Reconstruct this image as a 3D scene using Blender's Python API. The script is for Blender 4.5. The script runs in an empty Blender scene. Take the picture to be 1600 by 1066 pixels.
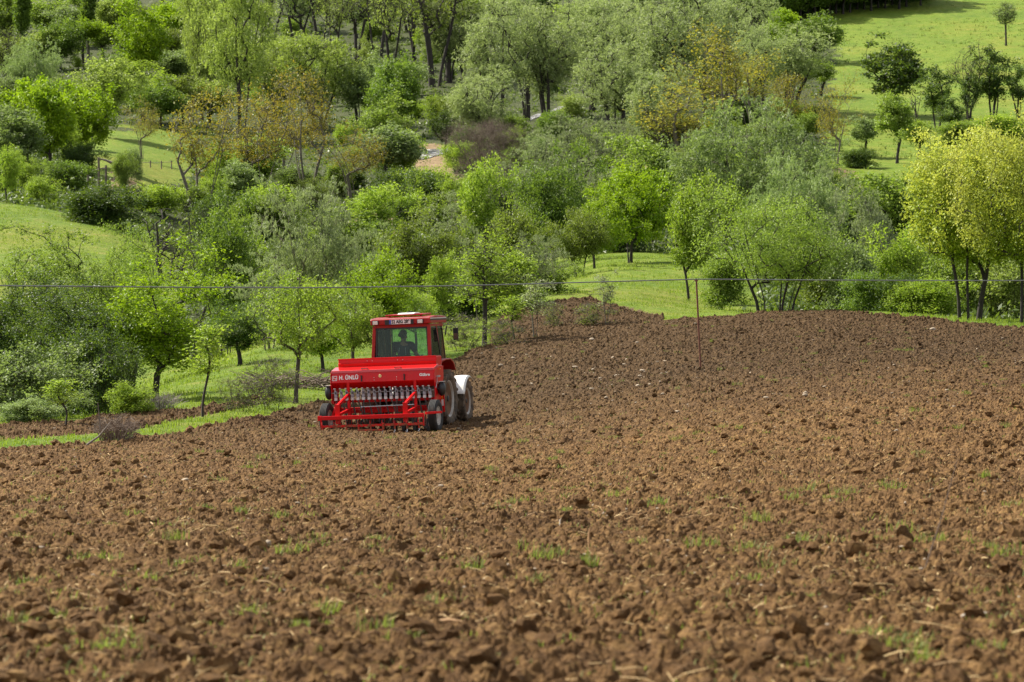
import bpy, bmesh, math, random
import numpy as np
from mathutils import Vector, Matrix
R = math.radians
C = bpy.context.scene.collection
scene = bpy.context.scene
random.seed(7); rng = np.random.default_rng(7)
F = 4444.0; HY = 451.0          # focal length and eye level of the photograph, in its pixels

# ---------------------------------------------------------------- camera
cd = bpy.data.cameras.new('camera'); cam = bpy.data.objects.new('camera', cd); C.objects.link(cam)
cam.location = (0, 0, 0); cam.rotation_euler = (R(90), 0, 0)
cd.lens = 100; cd.sensor_width = 36; cd.sensor_fit = 'HORIZONTAL'
cd.shift_y = -(533 - HY) / 1600; cd.clip_start = 0.1; cd.clip_end = 6000
cd.dof.use_dof = True; cd.dof.focus_distance = 64; cd.dof.aperture_fstop = 5.2
scene.camera = cam
# ---------------------------------------------------------------- daylight
SUN_EL, SUN_AZ = 47, 27          # azimuth: degrees beyond the scene, from the left
w = bpy.data.worlds.new('World'); scene.world = w; w.use_nodes = True
nt = w.node_tree; nt.nodes.clear()
sky = nt.nodes.new('ShaderNodeTexSky'); sky.sky_type = 'NISHITA'; sky.sun_disc = False
sv = Vector((-math.cos(R(SUN_EL)) * math.cos(R(SUN_AZ)), math.cos(R(SUN_EL)) * math.sin(R(SUN_AZ)), math.sin(R(SUN_EL))))
sky.sun_elevation = R(SUN_EL); sky.sun_rotation = math.atan2(sv.x, sv.y)
bg = nt.nodes.new('ShaderNodeBackground'); bg.inputs[1].default_value = 0.062
wo = nt.nodes.new('ShaderNodeOutputWorld')
tcw = nt.nodes.new('ShaderNodeTexCoord'); cn = nt.nodes.new('ShaderNodeTexNoise'); cn.inputs['Scale'].default_value = 2.2; cn.inputs['Detail'].default_value = 6
crw = nt.nodes.new('ShaderNodeValToRGB'); crw.color_ramp.elements[0].position = 0.43; crw.color_ramp.elements[1].position = 0.60
cmx = nt.nodes.new('ShaderNodeMix'); cmx.data_type = 'RGBA'; cmx.inputs[7].default_value = (9.5, 9.3, 9.0, 1)     # unseen white clouds, added to whiten reflections and fill light
nt.links.new(tcw.outputs['Generated'], cn.inputs['Vector']); nt.links.new(cn.outputs['Fac'], crw.inputs[0]); nt.links.new(crw.outputs[0], cmx.inputs[0]); nt.links.new(sky.outputs[0], cmx.inputs[6])
nt.links.new(cmx.outputs[2], bg.inputs[0]); nt.links.new(bg.outputs[0], wo.inputs[0])
sl = bpy.data.lights.new('sun', 'SUN'); sl.energy = 5.0; sl.angle = R(0.5); sl.color = (1, 0.93, 0.80)
so = bpy.data.objects.new('sun', sl); C.objects.link(so); so.rotation_euler = sv.to_track_quat('Z', 'Y').to_euler()
scene.view_settings.view_transform = 'Standard'; scene.view_settings.look = 'None'
scene.view_settings.exposure = 1.0; scene.view_settings.gamma = 1
try:
    scene.cycles.max_bounces = 6; scene.cycles.diffuse_bounces = 3; scene.cycles.glossy_bounces = 2
    scene.cycles.transmission_bounces = 4; scene.cycles.transparent_max_bounces = 12
    scene.cycles.caustics_reflective = False; scene.cycles.caustics_refractive = False
except Exception: pass

# ---------------------------------------------------------------- tags
def tag(o, label=None, cat=None, group=None, kind=None):
    if label: o['label'] = label
    if cat: o['category'] = cat
    if group: o['group'] = group
    if kind: o['kind'] = kind
    return o
def empty(name, loc, rot=(0, 0, 0)):
    o = bpy.data.objects.new(name, None); C.objects.link(o); o.empty_display_size = 0.2
    o.location = loc; o.rotation_euler = rot; return o
def link(name, me, parent=None):
    o = bpy.data.objects.new(name, me); C.objects.link(o)
    if parent: o.parent = parent
    return o

# ---------------------------------------------------------------- materials
def newmat(name):
    m = bpy.data.materials.new(name); m.use_nodes = True
    return m, m.node_tree.nodes, m.node_tree.links, m.node_tree.nodes['Principled BSDF']
def nnode(N, L, scale, detail=4, rough=0.6, vec=None, typ='ShaderNodeTexNoise'):
    n = N.new(typ); n.inputs['Scale'].default_value = scale
    if 'Detail' in n.inputs: n.inputs['Detail'].default_value = detail
    if 'Roughness' in n.inputs: n.inputs['Roughness'].default_value = rough
    if vec is not None: L.new(vec, n.inputs['Vector'])
    return n
def ramp(N, L, src, stops):
    r = N.new('ShaderNodeValToRGB'); L.new(src, r.inputs[0]); e = r.color_ramp.elements
    while len(e) < len(stops): e.new(0.5)
    for k, (p, c) in enumerate(stops):
        e[k].position = p; e[k].color = (c[0], c[1], c[2], 1) if not isinstance(c, (int, float)) else (c, c, c, 1)
    return r
def mixc(N, L, fac, a, b):
    m = N.new('ShaderNodeMix'); m.data_type = 'RGBA'
    if isinstance(fac, (int, float)): m.inputs[0].default_value = fac
    else: L.new(fac, m.inputs[0])
    for v, k in ((a, 6), (b, 7)):
        if isinstance(v, (tuple, list)): m.inputs[k].default_value = (v[0], v[1], v[2], 1)
        else: L.new(v, m.inputs[k])
    return m.outputs[2]
def bump(N, L, b, src, strength, dist):
    n = N.new('ShaderNodeBump'); n.inputs['Strength'].default_value = strength; n.inputs['Distance'].default_value = dist
    L.new(src, n.inputs['Height']); L.new(n.outputs[0], b.inputs['Normal'])
def simple(name, col, rough=0.5, metal=0.0, var=0.15, scale=12, spec=0.5, coat=0.0, dirt=None, bmp=0.0):
    m, N, L, b = newmat(name)
    tc = N.new('ShaderNodeTexCoord'); n = nnode(N, L, scale, 5, 0.6, tc.outputs['Object'])
    lo = tuple(c * (1 - var) for c in col); hi = tuple(min(1, c * (1 + var)) for c in col)
    r = ramp(N, L, n.outputs['Fac'], [(0.3, lo), (0.7, hi)]); out = r.outputs[0]
    if dirt:
        n2 = nnode(N, L, dirt[1], 6, 0.7, tc.outputs['Object']); r2 = ramp(N, L, n2.outputs['Fac'], [(dirt[2], 0.0), (dirt[2] + 0.2, dirt[3])])
        out = mixc(N, L, r2.outputs[0], out, dirt[0])
    L.new(out, b.inputs['Base Color'])
    rr = ramp(N, L, n.outputs['Fac'], [(0.2, max(0, rough - 0.08)), (0.8, min(1, rough + 0.08))]); L.new(rr.outputs[0], b.inputs['Roughness'])
    b.inputs['Metallic'].default_value = metal; b.inputs['Specular IOR Level'].default_value = spec; b.inputs['Coat Weight'].default_value = coat
    if bmp: bump(N, L, b, n.outputs['Fac'], bmp, 0.01)
    return m
def leafmat(name, a, b_, tr=0.4, rough=0.5, objvar=0.25, trc=None):
    m, N, L, b = newmat(name)
    at = N.new('ShaderNodeAttribute'); at.attribute_name = 'tint'
    col = ramp(N, L, at.outputs['Fac'], [(0.1, a), (0.9, b_)]).outputs[0]
    oi = N.new('ShaderNodeObjectInfo')
    hs = N.new('ShaderNodeHueSaturation'); L.new(col, hs.inputs['Color'])
    mr = N.new('ShaderNodeMapRange'); L.new(oi.outputs['Random'], mr.inputs[0]); mr.inputs[3].default_value = 1 - objvar; mr.inputs[4].default_value = 1 + objvar
    L.new(mr.outputs[0], hs.inputs['Value'])
    L.new(hs.outputs[0], b.inputs['Base Color']); b.inputs['Roughness'].default_value = rough; b.inputs['Specular IOR Level'].default_value = 0.35
    t = N.new('ShaderNodeBsdfTranslucent')
    tt = mixc(N, L, 0.42, hs.outputs[0], trc if trc else (.30 + a[0], .42 + a[1], a[2] * 1.2 + .01))
    L.new(tt, t.inputs[0]); mx = N.new('ShaderNodeMixShader'); mx.inputs[0].default_value = tr
    L.new(b.outputs[0], mx.inputs[1]); L.new(t.outputs[0], mx.inputs[2])
    L.new(mx.outputs[0], N['Material Output'].inputs[0])
    return m

# ---------------------------------------------------------------- numpy noise
def _h(ix, iy, s):
    n = (ix.astype(np.int64) * 374761393 + iy.astype(np.int64) * 668265263 + s * 2147483647) & 0xffffffff
    n = ((n ^ (n >> 13)) * 1274126177) & 0xffffffff
    n = ((n ^ (n >> 16)) * 2246822519) & 0xffffffff
    return ((n ^ (n >> 15)) & 0xffffff) / float(0xffffff)
def vnoise(x, y, s=0):
    ix = np.floor(x); iy = np.floor(y); fx = x - ix; fy = y - iy
    fx = fx * fx * (3 - 2 * fx); fy = fy * fy * (3 - 2 * fy)
    a = _h(ix, iy, s); b = _h(ix + 1, iy, s); c = _h(ix, iy + 1, s); d = _h(ix + 1, iy + 1, s)
    return (a * (1 - fx) + b * fx) * (1 - fy) + (c * (1 - fx) + d * fx) * fy
def fbm(x, y, s=0, o=4):
    v = 0; a = 0.5; t = 0
    for k in range(o): v = v + a * vnoise(x, y, s + k * 17); t += a; a *= 0.5; x = x * 2.03 + 11.3; y = y * 2.03 - 7.7
    return v / t
def clods(x, y, cell, dens, s, rmin=0.3, rmax=0.62):
    gx = np.floor(x / cell); gy = np.floor(y / cell); out = np.zeros_like(x)
    for dx in (-1, 0, 1):
        for dy in (-1, 0, 1):
            cx = gx + dx; cy = gy + dy
            h1 = _h(cx, cy, s); h2 = _h(cx, cy, s + 1); h3 = _h(cx, cy, s + 2); h4 = _h(cx, cy, s + 3); h5 = _h(cx, cy, s + 4)
            r = cell * (rmin + (rmax - rmin) * h3 * h3)
            ex = (x - (cx + 0.1 + 0.8 * h1) * cell); ey = (y - (cy + 0.1 + 0.8 * h2) * cell)
            ca = np.cos(h5 * 3.14); sa = np.sin(h5 * 3.14)
            px = ex * ca + ey * sa; py = (-ex * sa + ey * ca) * (1.0 + 0.5 * h4)
            v = 1 - (px * px + py * py) / (r * r)
            v = np.where(v > 0, np.sqrt(np.maximum(v, 0)), 0) * r * (0.55 + 0.6 * h4)
            v = v * (h4 < dens)
            out = np.maximum(out, v)
    return out

# ---------------------------------------------------------------- terrain: real heights for every bearing and distance
PX = [-300, 0, 150, 300, 450, 600, 740, 860, 960, 1100, 1350, 1600, 1900]
TB = {
 20: [890, 890, 890, 889, 888, 886, 884, 882, 880, 875, 868, 862, 855],
 30: [800, 799, 798, 796, 794, 791, 787, 782, 776, 766, 755, 748, 740],
 45: [735, 732, 730, 729, 728, 727, 722, 714, 704, 684, 665, 652, 640],
 55: [700, 697, 694, 692, 694, 694, 690, 680, 666, 642, 620, 608, 600],
 65: [668, 662, 658, 659, 667, 671, 667, 650, 636, 610, 588, 576, 568],
 80: [655, 650, 650, 618, 615, 622, 612, 600, 592, 576, 556, 546, 540],
 95: [650, 640, 640, 590, 568, 572, 563, 552, 545, 535, 527, 520, 515],
 110: [620, 600, 600, 575, 530, 530, 528, 520, 513, 499, 491, 503, 508],
 125: [560, 540, 530, 560, 505, 505, 500, 470, 468, 485, 490, 506, 510],
 140: [500, 440, 440, 480, 490, 488, 482, 455, 446, 458, 492, 507, 510],
 160: [430, 385, 390, 432, 470, 468, 465, 442, 422, 428, 490, 505, 505],
 180: [370, 330, 350, 404, 440, 445, 445, 430, 408, 408, 470, 480, 480],
 200: [350, 318, 345, 398, 420, 425, 425, 410, 395, 395, 435, 440, 440],
 230: [320, 312, 325, 380, 380, 385, 385, 370, 365, 365, 390, 395, 395],
 260: [300, 290, 292, 330, 350, 345, 345, 335, 330, 332, 345, 350, 350],
 300: [270, 258, 255, 290, 305, 295, 292, 290, 282, 284, 292, 292, 290],
 350: [235, 225, 215, 235, 255, 245, 238, 235, 225, 228, 240, 242, 240],
 400: [200, 180, 180, 190, 205, 200, 196, 190, 185, 183, 192, 192, 190],
 480: [125, 122, 122, 124, 130, 126, 124, 122, 120, 118, 120, 112, 110],
 560: [70, 66, 66, 66, 70, 70, 66, 64, 62, 60, 56, 52, 50],
 650: [10, 8, 8, 8, 8, 8, 6, 4, 2, 0, -6, -8, -10],
 800: [-60] * 13, 1200: [-90] * 13}
YK = np.array([2.5, 6, 12] + sorted(TB)); ZT = np.zeros((len(YK), len(PX)))
ZT[0] = -1.6; ZT[1] = -1.62; ZT[2] = -1.665
for i, y in enumerate(sorted(TB)): ZT[i + 3] = (HY - np.array(TB[y])) / F * y
UK = (np.array([-2600] + PX + [4200]) - 800) / F; ZT = np.concatenate([ZT[:, :1], ZT, ZT[:, -1:]], 1)
def pchip(xk, yk, x):            # yk: (n, m)
    h = np.diff(xk)[:, None]; d = np.diff(yk, axis=0) / h; m = np.zeros_like(yk); m[0] = d[0]; m[-1] = d[-1]
    w1 = 2 * h[1:] + h[:-1]; w2 = h[1:] + 2 * h[:-1]
    with np.errstate(divide='ignore', invalid='ignore'):
        hm = (w1 + w2) / (w1 / d[:-1] + w2 / d[1:])
    m[1:-1] = np.where(d[:-1] * d[1:] > 0, hm, 0)
    i = np.clip(np.searchsorted(xk, x) - 1, 0, len(xk) - 2); t = ((x - xk[i]) / (xk[i + 1] - xk[i]))[:, None]; hh = h[i]
    return (2*t**3-3*t**2+1) * yk[i] + (t**3-2*t**2+t) * hh * m[i] + (-2*t**3+3*t**2) * yk[i+1] + (t**3-t**2) * hh * m[i+1]
LG = np.linspace(math.log(2.5), math.log(1200), 700); UG = np.linspace(UK[0], UK[-1], 900)
D1 = pchip(np.log(YK), ZT, LG); DZ = pchip(UK, D1.T, UG).T
ker = np.array([1, 2, 3, 2, 1.]) / 9
_s = sum(ker[k] * DZ[k:DZ.shape[0] - 4 + k] for k in range(5)); _m = (LG[2:-2] > math.log(124))[:, None]; DZ[2:-2] = np.where(_m, _s, DZ[2:-2])
DZ[:, 2:-2] = sum(ker[k] * DZ[:, k:DZ.shape[1] - 4 + k] for k in range(5))
def tz(u, Y):
    u = np.clip(np.asarray(u, float), UG[0], UG[-1] - 1e-9); l = np.clip(np.log(np.maximum(Y, 2.5)), LG[0], LG[-1] - 1e-9)
    a = (l - LG[0]) / (LG[1] - LG[0]); b = (u - UG[0]) / (UG[1] - UG[0])
    i = a.astype(int) if hasattr(a, 'astype') else int(a); j = b.astype(int) if hasattr(b, 'astype') else int(b)
    i = np.minimum(i, len(LG) - 2); j = np.minimum(j, len(UG) - 2); fa = a - i; fb = b - j
    return (DZ[i, j] * (1 - fb) + DZ[i, j + 1] * fb) * (1 - fa) + (DZ[i + 1, j] * (1 - fb) + DZ[i + 1, j + 1] * fb) * fa
def gz(u, Y):
    X = u * Y; return tz(u, Y) + (fbm(X * 0.35, Y * 0.35, 3, 3) - 0.5) * 0.35 * np.clip((Y - 68) / 60, 0, 1) + (fbm(X * 2, Y * 2, 31, 2) - 0.5) * 0.06
def rowof(px, Y): return HY - F * tz((px - 800) / F, Y) / Y
_ys = np.exp(np.linspace(math.log(40), math.log(1100), 3000))
def findY(px, py, ymin=40):
    r = rowof(np.full(len(_ys), float(px)), _ys); k = np.where((_ys >= ymin) & (r <= py))[0]
    return float(_ys[k[0]]) if len(k) else 900.
def at(px, Y, dz=0.0):
    X = (px - 800) / F * Y; return Vector((X, Y, float(tz((px - 800) / F, Y)) + dz))

MAIN = [(-300,715),(0,705),(120,695),(200,688),(300,675),(420,650),(450,640),(510,628),(600,600),(740,550),(820,530),(900,515),(960,506),(1040,501),(1100,498),(1200,491),(1290,488),(1400,494),(1480,503),(1600,515),(1900,535)]
B_LO = [(-300,695),(0,688),(120,680),(210,672),(260,660),(350,645),(400,635),(430,625)]
B_UP = [(-300,672),(0,664),(120,657),(200,646),(240,642),(300,639),(350,632),(400,622),(430,617)]
P_UP = [(770,505),(800,488),(830,480),(870,470),(925,466),(950,474),(1000,487),(1035,496)]
def curveY(pts, pxs, ymin=40):
    py = np.interp(pxs, [p[0] for p in pts], [p[1] for p in pts]); return np.array([findY(a, b, ymin) for a, b in zip(pxs, py)])
_px = np.linspace(-400, 2000, 241); UM = (_px - 800) / F
Y_MAIN = np.minimum(curveY(MAIN, _px), 122); Y_B1 = curveY(B_LO, _px); Y_B2 = curveY(B_UP, _px); Y_P2 = curveY(P_UP, _px, 108)
def soil_dist(u, Y):             # >0 inside ploughed soil, metres of depth
    x = u * Y; px = u * F + 800
    n = (fbm(x * 0.9, Y * 0.5, 5, 3) - 0.5) * 2.6 + (vnoise(x * 4, Y * 2.5, 9) - 0.5) * 0.8
    n = n * np.clip(Y / 90, 0.3, 1)
    m = np.interp(u, UM, Y_MAIN) - Y
    b1 = np.interp(u, UM, Y_B1); b2 = np.interp(u, UM, Y_B2)
    b = np.minimum(Y - b1, b2 - Y); b = np.where(px < 432, b, -3)
    p2 = np.where((px > 768) & (px < 1037), np.interp(u, UM, Y_P2) - Y, -3)
    d = np.maximum(np.maximum(m, b), p2)
    return d + n * np.where(d > 4, 0, 0.6)
# ---------------------------------------------------------------- mesh helpers
def grid_mesh(name, X, Y, Z, keep=None, smooth=True):
    n, m = X.shape; co = np.stack([X, Y, Z], -1).reshape(-1, 3)
    i = np.arange(n * m).reshape(n, m); f = np.stack([i[:-1, :-1], i[:-1, 1:], i[1:, 1:], i[1:, :-1]], -1).reshape(-1, 4)
    if keep is not None:
        k = (keep[:-1, :-1] | keep[:-1, 1:] | keep[1:, 1:] | keep[1:, :-1]).reshape(-1); f = f[k]
        used = np.zeros(n * m, bool); used[f.ravel()] = True; idx = np.cumsum(used) - 1; co = co[used]; f = idx[f]
    else: used = None
    return raw_mesh(name, co, f, smooth), used
def raw_mesh(name, co, f, smooth=False, tint=None):
    me = bpy.data.meshes.new(name); k = f.shape[1]
    me.vertices.add(len(co)); me.vertices.foreach_set('co', np.ascontiguousarray(co, dtype=np.float32).ravel())
    me.loops.add(f.size); me.loops.foreach_set('vertex_index', np.ascontiguousarray(f, dtype=np.int32).ravel())
    me.polygons.add(len(f)); me.polygons.foreach_set('loop_start', np.arange(0, f.size, k, dtype=np.int32))
    me.polygons.foreach_set('use_smooth', np.full(len(f), smooth))
    if tint is not None:
        a = me.attributes.new('tint', 'FLOAT', 'FACE'); a.data.foreach_set('value', np.ascontiguousarray(tint, dtype=np.float32))
    me.update(calc_edges=True); return me

class MB:
    """collects shapes; build() links them as ONE mesh object"""
    def __init__(s): s.v = []; s.f = []; s.m = []; s.mi = 0
    def add(s, vs, fs):
        b = len(s.v); s.v += [tuple(v) for v in vs]; s.f += [tuple(i + b for i in f) for f in fs]; s.m += [s.mi] * len(fs); return s
    def box(s, c, d, rot=None):
        c = Vector(c); x, y, z = d[0] / 2, d[1] / 2, d[2] / 2
        vs = [Vector(p) for p in ((-x,-y,-z),(x,-y,-z),(x,y,-z),(-x,y,-z),(-x,-y,z),(x,-y,z),(x,y,z),(-x,y,z))]
        if rot is not None: M = rot if isinstance(rot, Matrix) else __import__('mathutils').Euler(rot).to_matrix(); vs = [M @ v for v in vs]
        return s.add([v + c for v in vs], [(0,3,2,1),(4,5,6,7),(0,1,5,4),(1,2,6,5),(2,3,7,6),(3,0,4,7)])
    def prism(s, prof, x0, x1):   # profile in (y, z), counter-clockwise seen from +x
        n = len(prof); vs = [(x0, a, b) for a, b in prof] + [(x1, a, b) for a, b in prof]
        return s.add(vs, [tuple(range(n))[::-1], tuple(range(n, 2 * n))] + [(i, (i + 1) % n, n + (i + 1) % n, n + i) for i in range(n)])
    def beam(s, a, b, wd, hd, up=(0, 0, 1)):
        a = Vector(a); b = Vector(b); d = (b - a).normalized(); up = Vector(up)
        if abs(d.dot(up)) > 0.98: up = Vector((0, 1, 0))
        sx = d.cross(up).normalized(); sz = sx.cross(d).normalized(); vs = []
        for p in (a, b):
            for q, r in ((-1,-1),(1,-1),(1,1),(-1,1)): vs.append(p + sx * q * wd / 2 + sz * r * hd / 2)
        return s.add(vs, [(0,1,2,3),(7,6,5,4),(0,4,5,1),(1,5,6,2),(2,6,7,3),(3,7,4,0)])
    def tube(s, pts, r, n=8, caps=True):
        pts = [Vector(p) for p in pts]; rs = r if isinstance(r, (list, tuple)) else [r] * len(pts); vs = []; fs = []
        prev = None
        for k, p in enumerate(pts):
            d = (pts[min(k + 1, len(pts) - 1)] - pts[max(k - 1, 0)]).normalized()
            ref = Vector((0, 0, 1)) if abs(d.z) < 0.9 else Vector((1, 0, 0))
            if prev is not None: ref = prev
            a = (ref - d * ref.dot(d)).normalized(); b = d.cross(a); prev = a
            for j in range(n):
                t = 2 * math.pi * j / n; vs.append(p + (a * math.cos(t) + b * math.sin(t)) * rs[k])
        for k in range(len(pts) - 1):
            for j in range(n): fs.append((k*n+j, k*n+(j+1)%n, (k+1)*n+(j+1)%n, (k+1)*n+j))
        if caps: fs += [tuple(range(n))[::-1], tuple(range((len(pts)-1)*n, len(pts)*n))]
        return s.add(vs, fs)
    def lathe_x(s, prof, c, n=40, caps=False):   # profile of (x, r) about the x axis
        c = Vector(c); vs = []; fs = []; k = len(prof)
        for j in range(n):
            t = 2 * math.pi * j / n
            for x, r in prof: vs.append((c.x + x, c.y + r * math.sin(t), c.z + r * math.cos(t)))
        for j in range(n):
            for i in range(k - 1): fs.append((j*k+i, j*k+i+1, ((j+1)%n)*k+i+1, ((j+1)%n)*k+i))
        if caps:
            fs.append(tuple(j*k for j in range(n))); fs.append(tuple(j*k+k-1 for j in range(n))[::-1])
        return s.add(vs, fs)
    def sphere(s, c, r, seg=12, rings=8, sc=(1,1,1)):
        vs = []; fs = []
        for i in range(rings + 1):
            a = math.pi * i / rings
            for j in range(seg):
                t = 2 * math.pi * j / seg; vs.append((c[0]+r*sc[0]*math.sin(a)*math.cos(t), c[1]+r*sc[1]*math.sin(a)*math.sin(t), c[2]+r*sc[2]*math.cos(a)))
        for i in range(rings):
            for j in range(seg): fs.append((i*seg+j, (i+1)*seg+j, (i+1)*seg+(j+1)%seg, i*seg+(j+1)%seg))
        return s.add(vs, fs)
    def build(s, name, mats, parent=None, bevel=0, smooth=False, off=(0,0,0)):
        me = bpy.data.meshes.new(name); ov = Vector(off)
        me.from_pydata([(v[0]-ov.x, v[1]-ov.y, v[2]-ov.z) for v in s.v], [], s.f)
        mats = mats if isinstance(mats, (list, tuple)) else [mats]
        for m in mats: me.materials.append(m)
        me.polygons.foreach_set('material_index', s.m)
        bm = bmesh.new(); bm.from_mesh(me); bmesh.ops.remove_doubles(bm, verts=bm.verts, dist=1e-5); bmesh.ops.recalc_face_normals(bm, faces=bm.faces)
        bm.to_mesh(me); bm.free()
        if smooth: me.polygons.foreach_set('use_smooth', [True] * len(me.polygons)); me.set_sharp_from_angle(angle=R(40))
        o = link(name, me, parent)
        if bevel:
            b = o.modifiers.new('bevel', 'BEVEL'); b.width = bevel; b.segments = 2; b.limit_method = 'ANGLE'
        return o
def lettering(txt, size, mat, parent, M, name='lettering', bold=0.0, sx=1.0, center=True, spacing=1.0):
    cu = bpy.data.curves.new('t', 'FONT'); cu.body = txt; cu.size = size; cu.extrude = 0.0015; cu.offset = bold; cu.space_character = spacing
    cu.align_x = 'CENTER' if center else 'LEFT'; cu.align_y = 'CENTER'
    t = bpy.data.objects.new('t', cu); C.objects.link(t); dg = bpy.context.evaluated_depsgraph_get()
    me = bpy.data.meshes.new_from_object(t.evaluated_get(dg)); bpy.data.objects.remove(t)
    me.transform(Matrix.Diagonal((sx, 1, 1, 1))); me.transform(M); me.materials.clear(); me.materials.append(mat); me.name = name
    return link(name, me, parent)

# ---------------------------------------------------------------- ground sheets
MEADOW = [[(-300,300),(0,316),(60,326),(160,350),(290,405),(300,470),(-300,470)],
          [(1290,-60),(1480,-60),(1900,-60),(1900,230),(1500,240),(1290,260),(1300,60),(1180,30)],
          [(130,205),(200,196),(300,200),(330,235),(290,290),(200,300),(130,270)],
          [(860,405),(980,395),(1180,400),(1200,500),(760,560),(700,530)],
          [(1300,230),(1450,225),(1460,300),(1330,300)], [(560,316),(640,316),(640,334),(540,334)]]
BARE = [[(560,336),(640,336),(630,392),(540,380)], [(1000,245),(1060,240),(1070,290),(990,285)], [(1285,265),(1345,262),(1330,340),(1285,345)],
        [(165,268),(200,268),(230,312),(180,300)], [(640,225),(700,225),(720,330),(650,320)], [(1180,80),(1000,90),(1180,82)]]
def inpoly(x, y, P):
    r = np.zeros(x.shape, bool); n = len(P)
    for i in range(n):
        x1, y1 = P[i]; x2, y2 = P[(i + 1) % n]
        if y1 == y2: continue
        c = ((y1 > y) != (y2 > y)) & (x < (x2 - x1) * (y - y1) / (y2 - y1) + x1); r ^= c
    return r
def ground():
    uu = np.concatenate([np.linspace(-0.58, -0.26, 60)[:-1], np.linspace(-0.26, 0.26, 620), np.linspace(0.26, 0.75, 80)[1:]])
    ll = np.exp(np.concatenate([np.linspace(math.log(2.6), math.log(40), 60)[:-1], np.linspace(math.log(40), math.log(1190), 900)]))
    U, Y = np.meshgrid(uu, ll); X = U * Y; Z = gz(U, Y); sd = soil_dist(U, Y)
    Z = Z - 0.16 * np.clip((sd - 0.15) / 0.3, 0, 1)
    px = U * F + 800; py = HY - F * tz(U, Y) / Y
    nx = px + (fbm(X * .2, Y * .2, 40, 3) - .5) * 60; ny = py + (fbm(X * .2, Y * .1, 41, 3) - .5) * 24
    md = Y < 124
    for P in MEADOW: md = md | inpoly(nx, ny, P)
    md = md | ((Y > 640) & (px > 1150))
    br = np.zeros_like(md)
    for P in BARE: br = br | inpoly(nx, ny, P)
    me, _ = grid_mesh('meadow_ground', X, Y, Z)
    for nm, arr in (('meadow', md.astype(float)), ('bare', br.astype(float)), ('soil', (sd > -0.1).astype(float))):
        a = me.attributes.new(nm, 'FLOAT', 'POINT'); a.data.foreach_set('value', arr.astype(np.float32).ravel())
    o = link('grass_ground', me); tag(o, 'grassy hillside and valley ground around and beyond the ploughed field', kind='structure')
    m, N, L, b = newmat('grass_ground'); g = N.new('ShaderNodeNewGeometry'); P = g.outputs['Position']
    def at_(n):
        a = N.new('ShaderNodeAttribute'); a.attribute_name = n; return a.outputs['Fac']
    n1 = nnode(N, L, 0.06, 8, 0.72, P); n2 = nnode(N, L, 0.9, 8, 0.75, P); n3 = nnode(N, L, 14, 4, 0.7, P)
    ga = ramp(N, L, n1.outputs['Fac'], [(0.36, (0.075, 0.155, 0.010)), (0.5, (0.165, 0.25, 0.014)), (0.62, (0.28, 0.27, 0.035))]).outputs[0]
    gb = ramp(N, L, n2.outputs['Fac'], [(0.32, (0.06, 0.12, 0.010)), (0.5, (0.15, 0.235, 0.016)), (0.66, (0.29, 0.27, 0.07))]).outputs[0]
    gr = mixc(N, L, 0.6, ga, gb)
    gc = ramp(N, L, n3.outputs['Fac'], [(0.3, (0.45, 0.45, 0.4)), (0.6, (1, 1, 1))]).outputs[0]
    mm = N.new('ShaderNodeMix'); mm.data_type = 'RGBA'; mm.blend_type = 'MULTIPLY'; mm.inputs[0].default_value = 0.8; L.new(gr, mm.inputs[6]); L.new(gc, mm.inputs[7]); gr = mm.outputs[2]
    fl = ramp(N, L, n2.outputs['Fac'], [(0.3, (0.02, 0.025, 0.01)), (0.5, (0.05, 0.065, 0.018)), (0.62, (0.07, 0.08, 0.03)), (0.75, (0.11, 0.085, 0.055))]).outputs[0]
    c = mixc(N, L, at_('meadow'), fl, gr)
    ba = ramp(N, L, n2.outputs['Fac'], [(0.3, (0.11, 0.07, 0.04)), (0.55, (0.28, 0.2, 0.11)), (0.7, (0.36, 0.3, 0.2))]).outputs[0]
    c = mixc(N, L, at_('bare'), c, ba); c = mixc(N, L, at_('soil'), c, (0.09, 0.05, 0.028))
    L.new(c, b.inputs['Base Color']); b.inputs['Roughness'].default_value = 0.85; b.inputs['Specular IOR Level'].default_value = 0.2
    bump(N, L, b, n3.outputs['Fac'], 0.9, 0.12); me.materials.append(m)
    # the land behind and beside the camera
    mb = MB(); mb.add([(-700, -300, -1.75), (900, -300, -1.75), (900, 2.9, -1.75), (-700, 2.9, -1.75)], [(0, 1, 2, 3)])
    mb.add([(-1.5, 2.9, -1.75), (2, 2.9, -1.75), (900, 1190, -1.9), (900, 2.9, -1.75)], [(0, 1, 2, 3)])
    mb.add([(-1.5, 2.9, -1.75), (-700, 2.9, -1.75), (-700, 1190, -9)], [(0, 1, 2)])
    o2 = mb.build('field_ground', m); tag(o2, 'ground behind and beside the camera', kind='structure')
ground()

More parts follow.
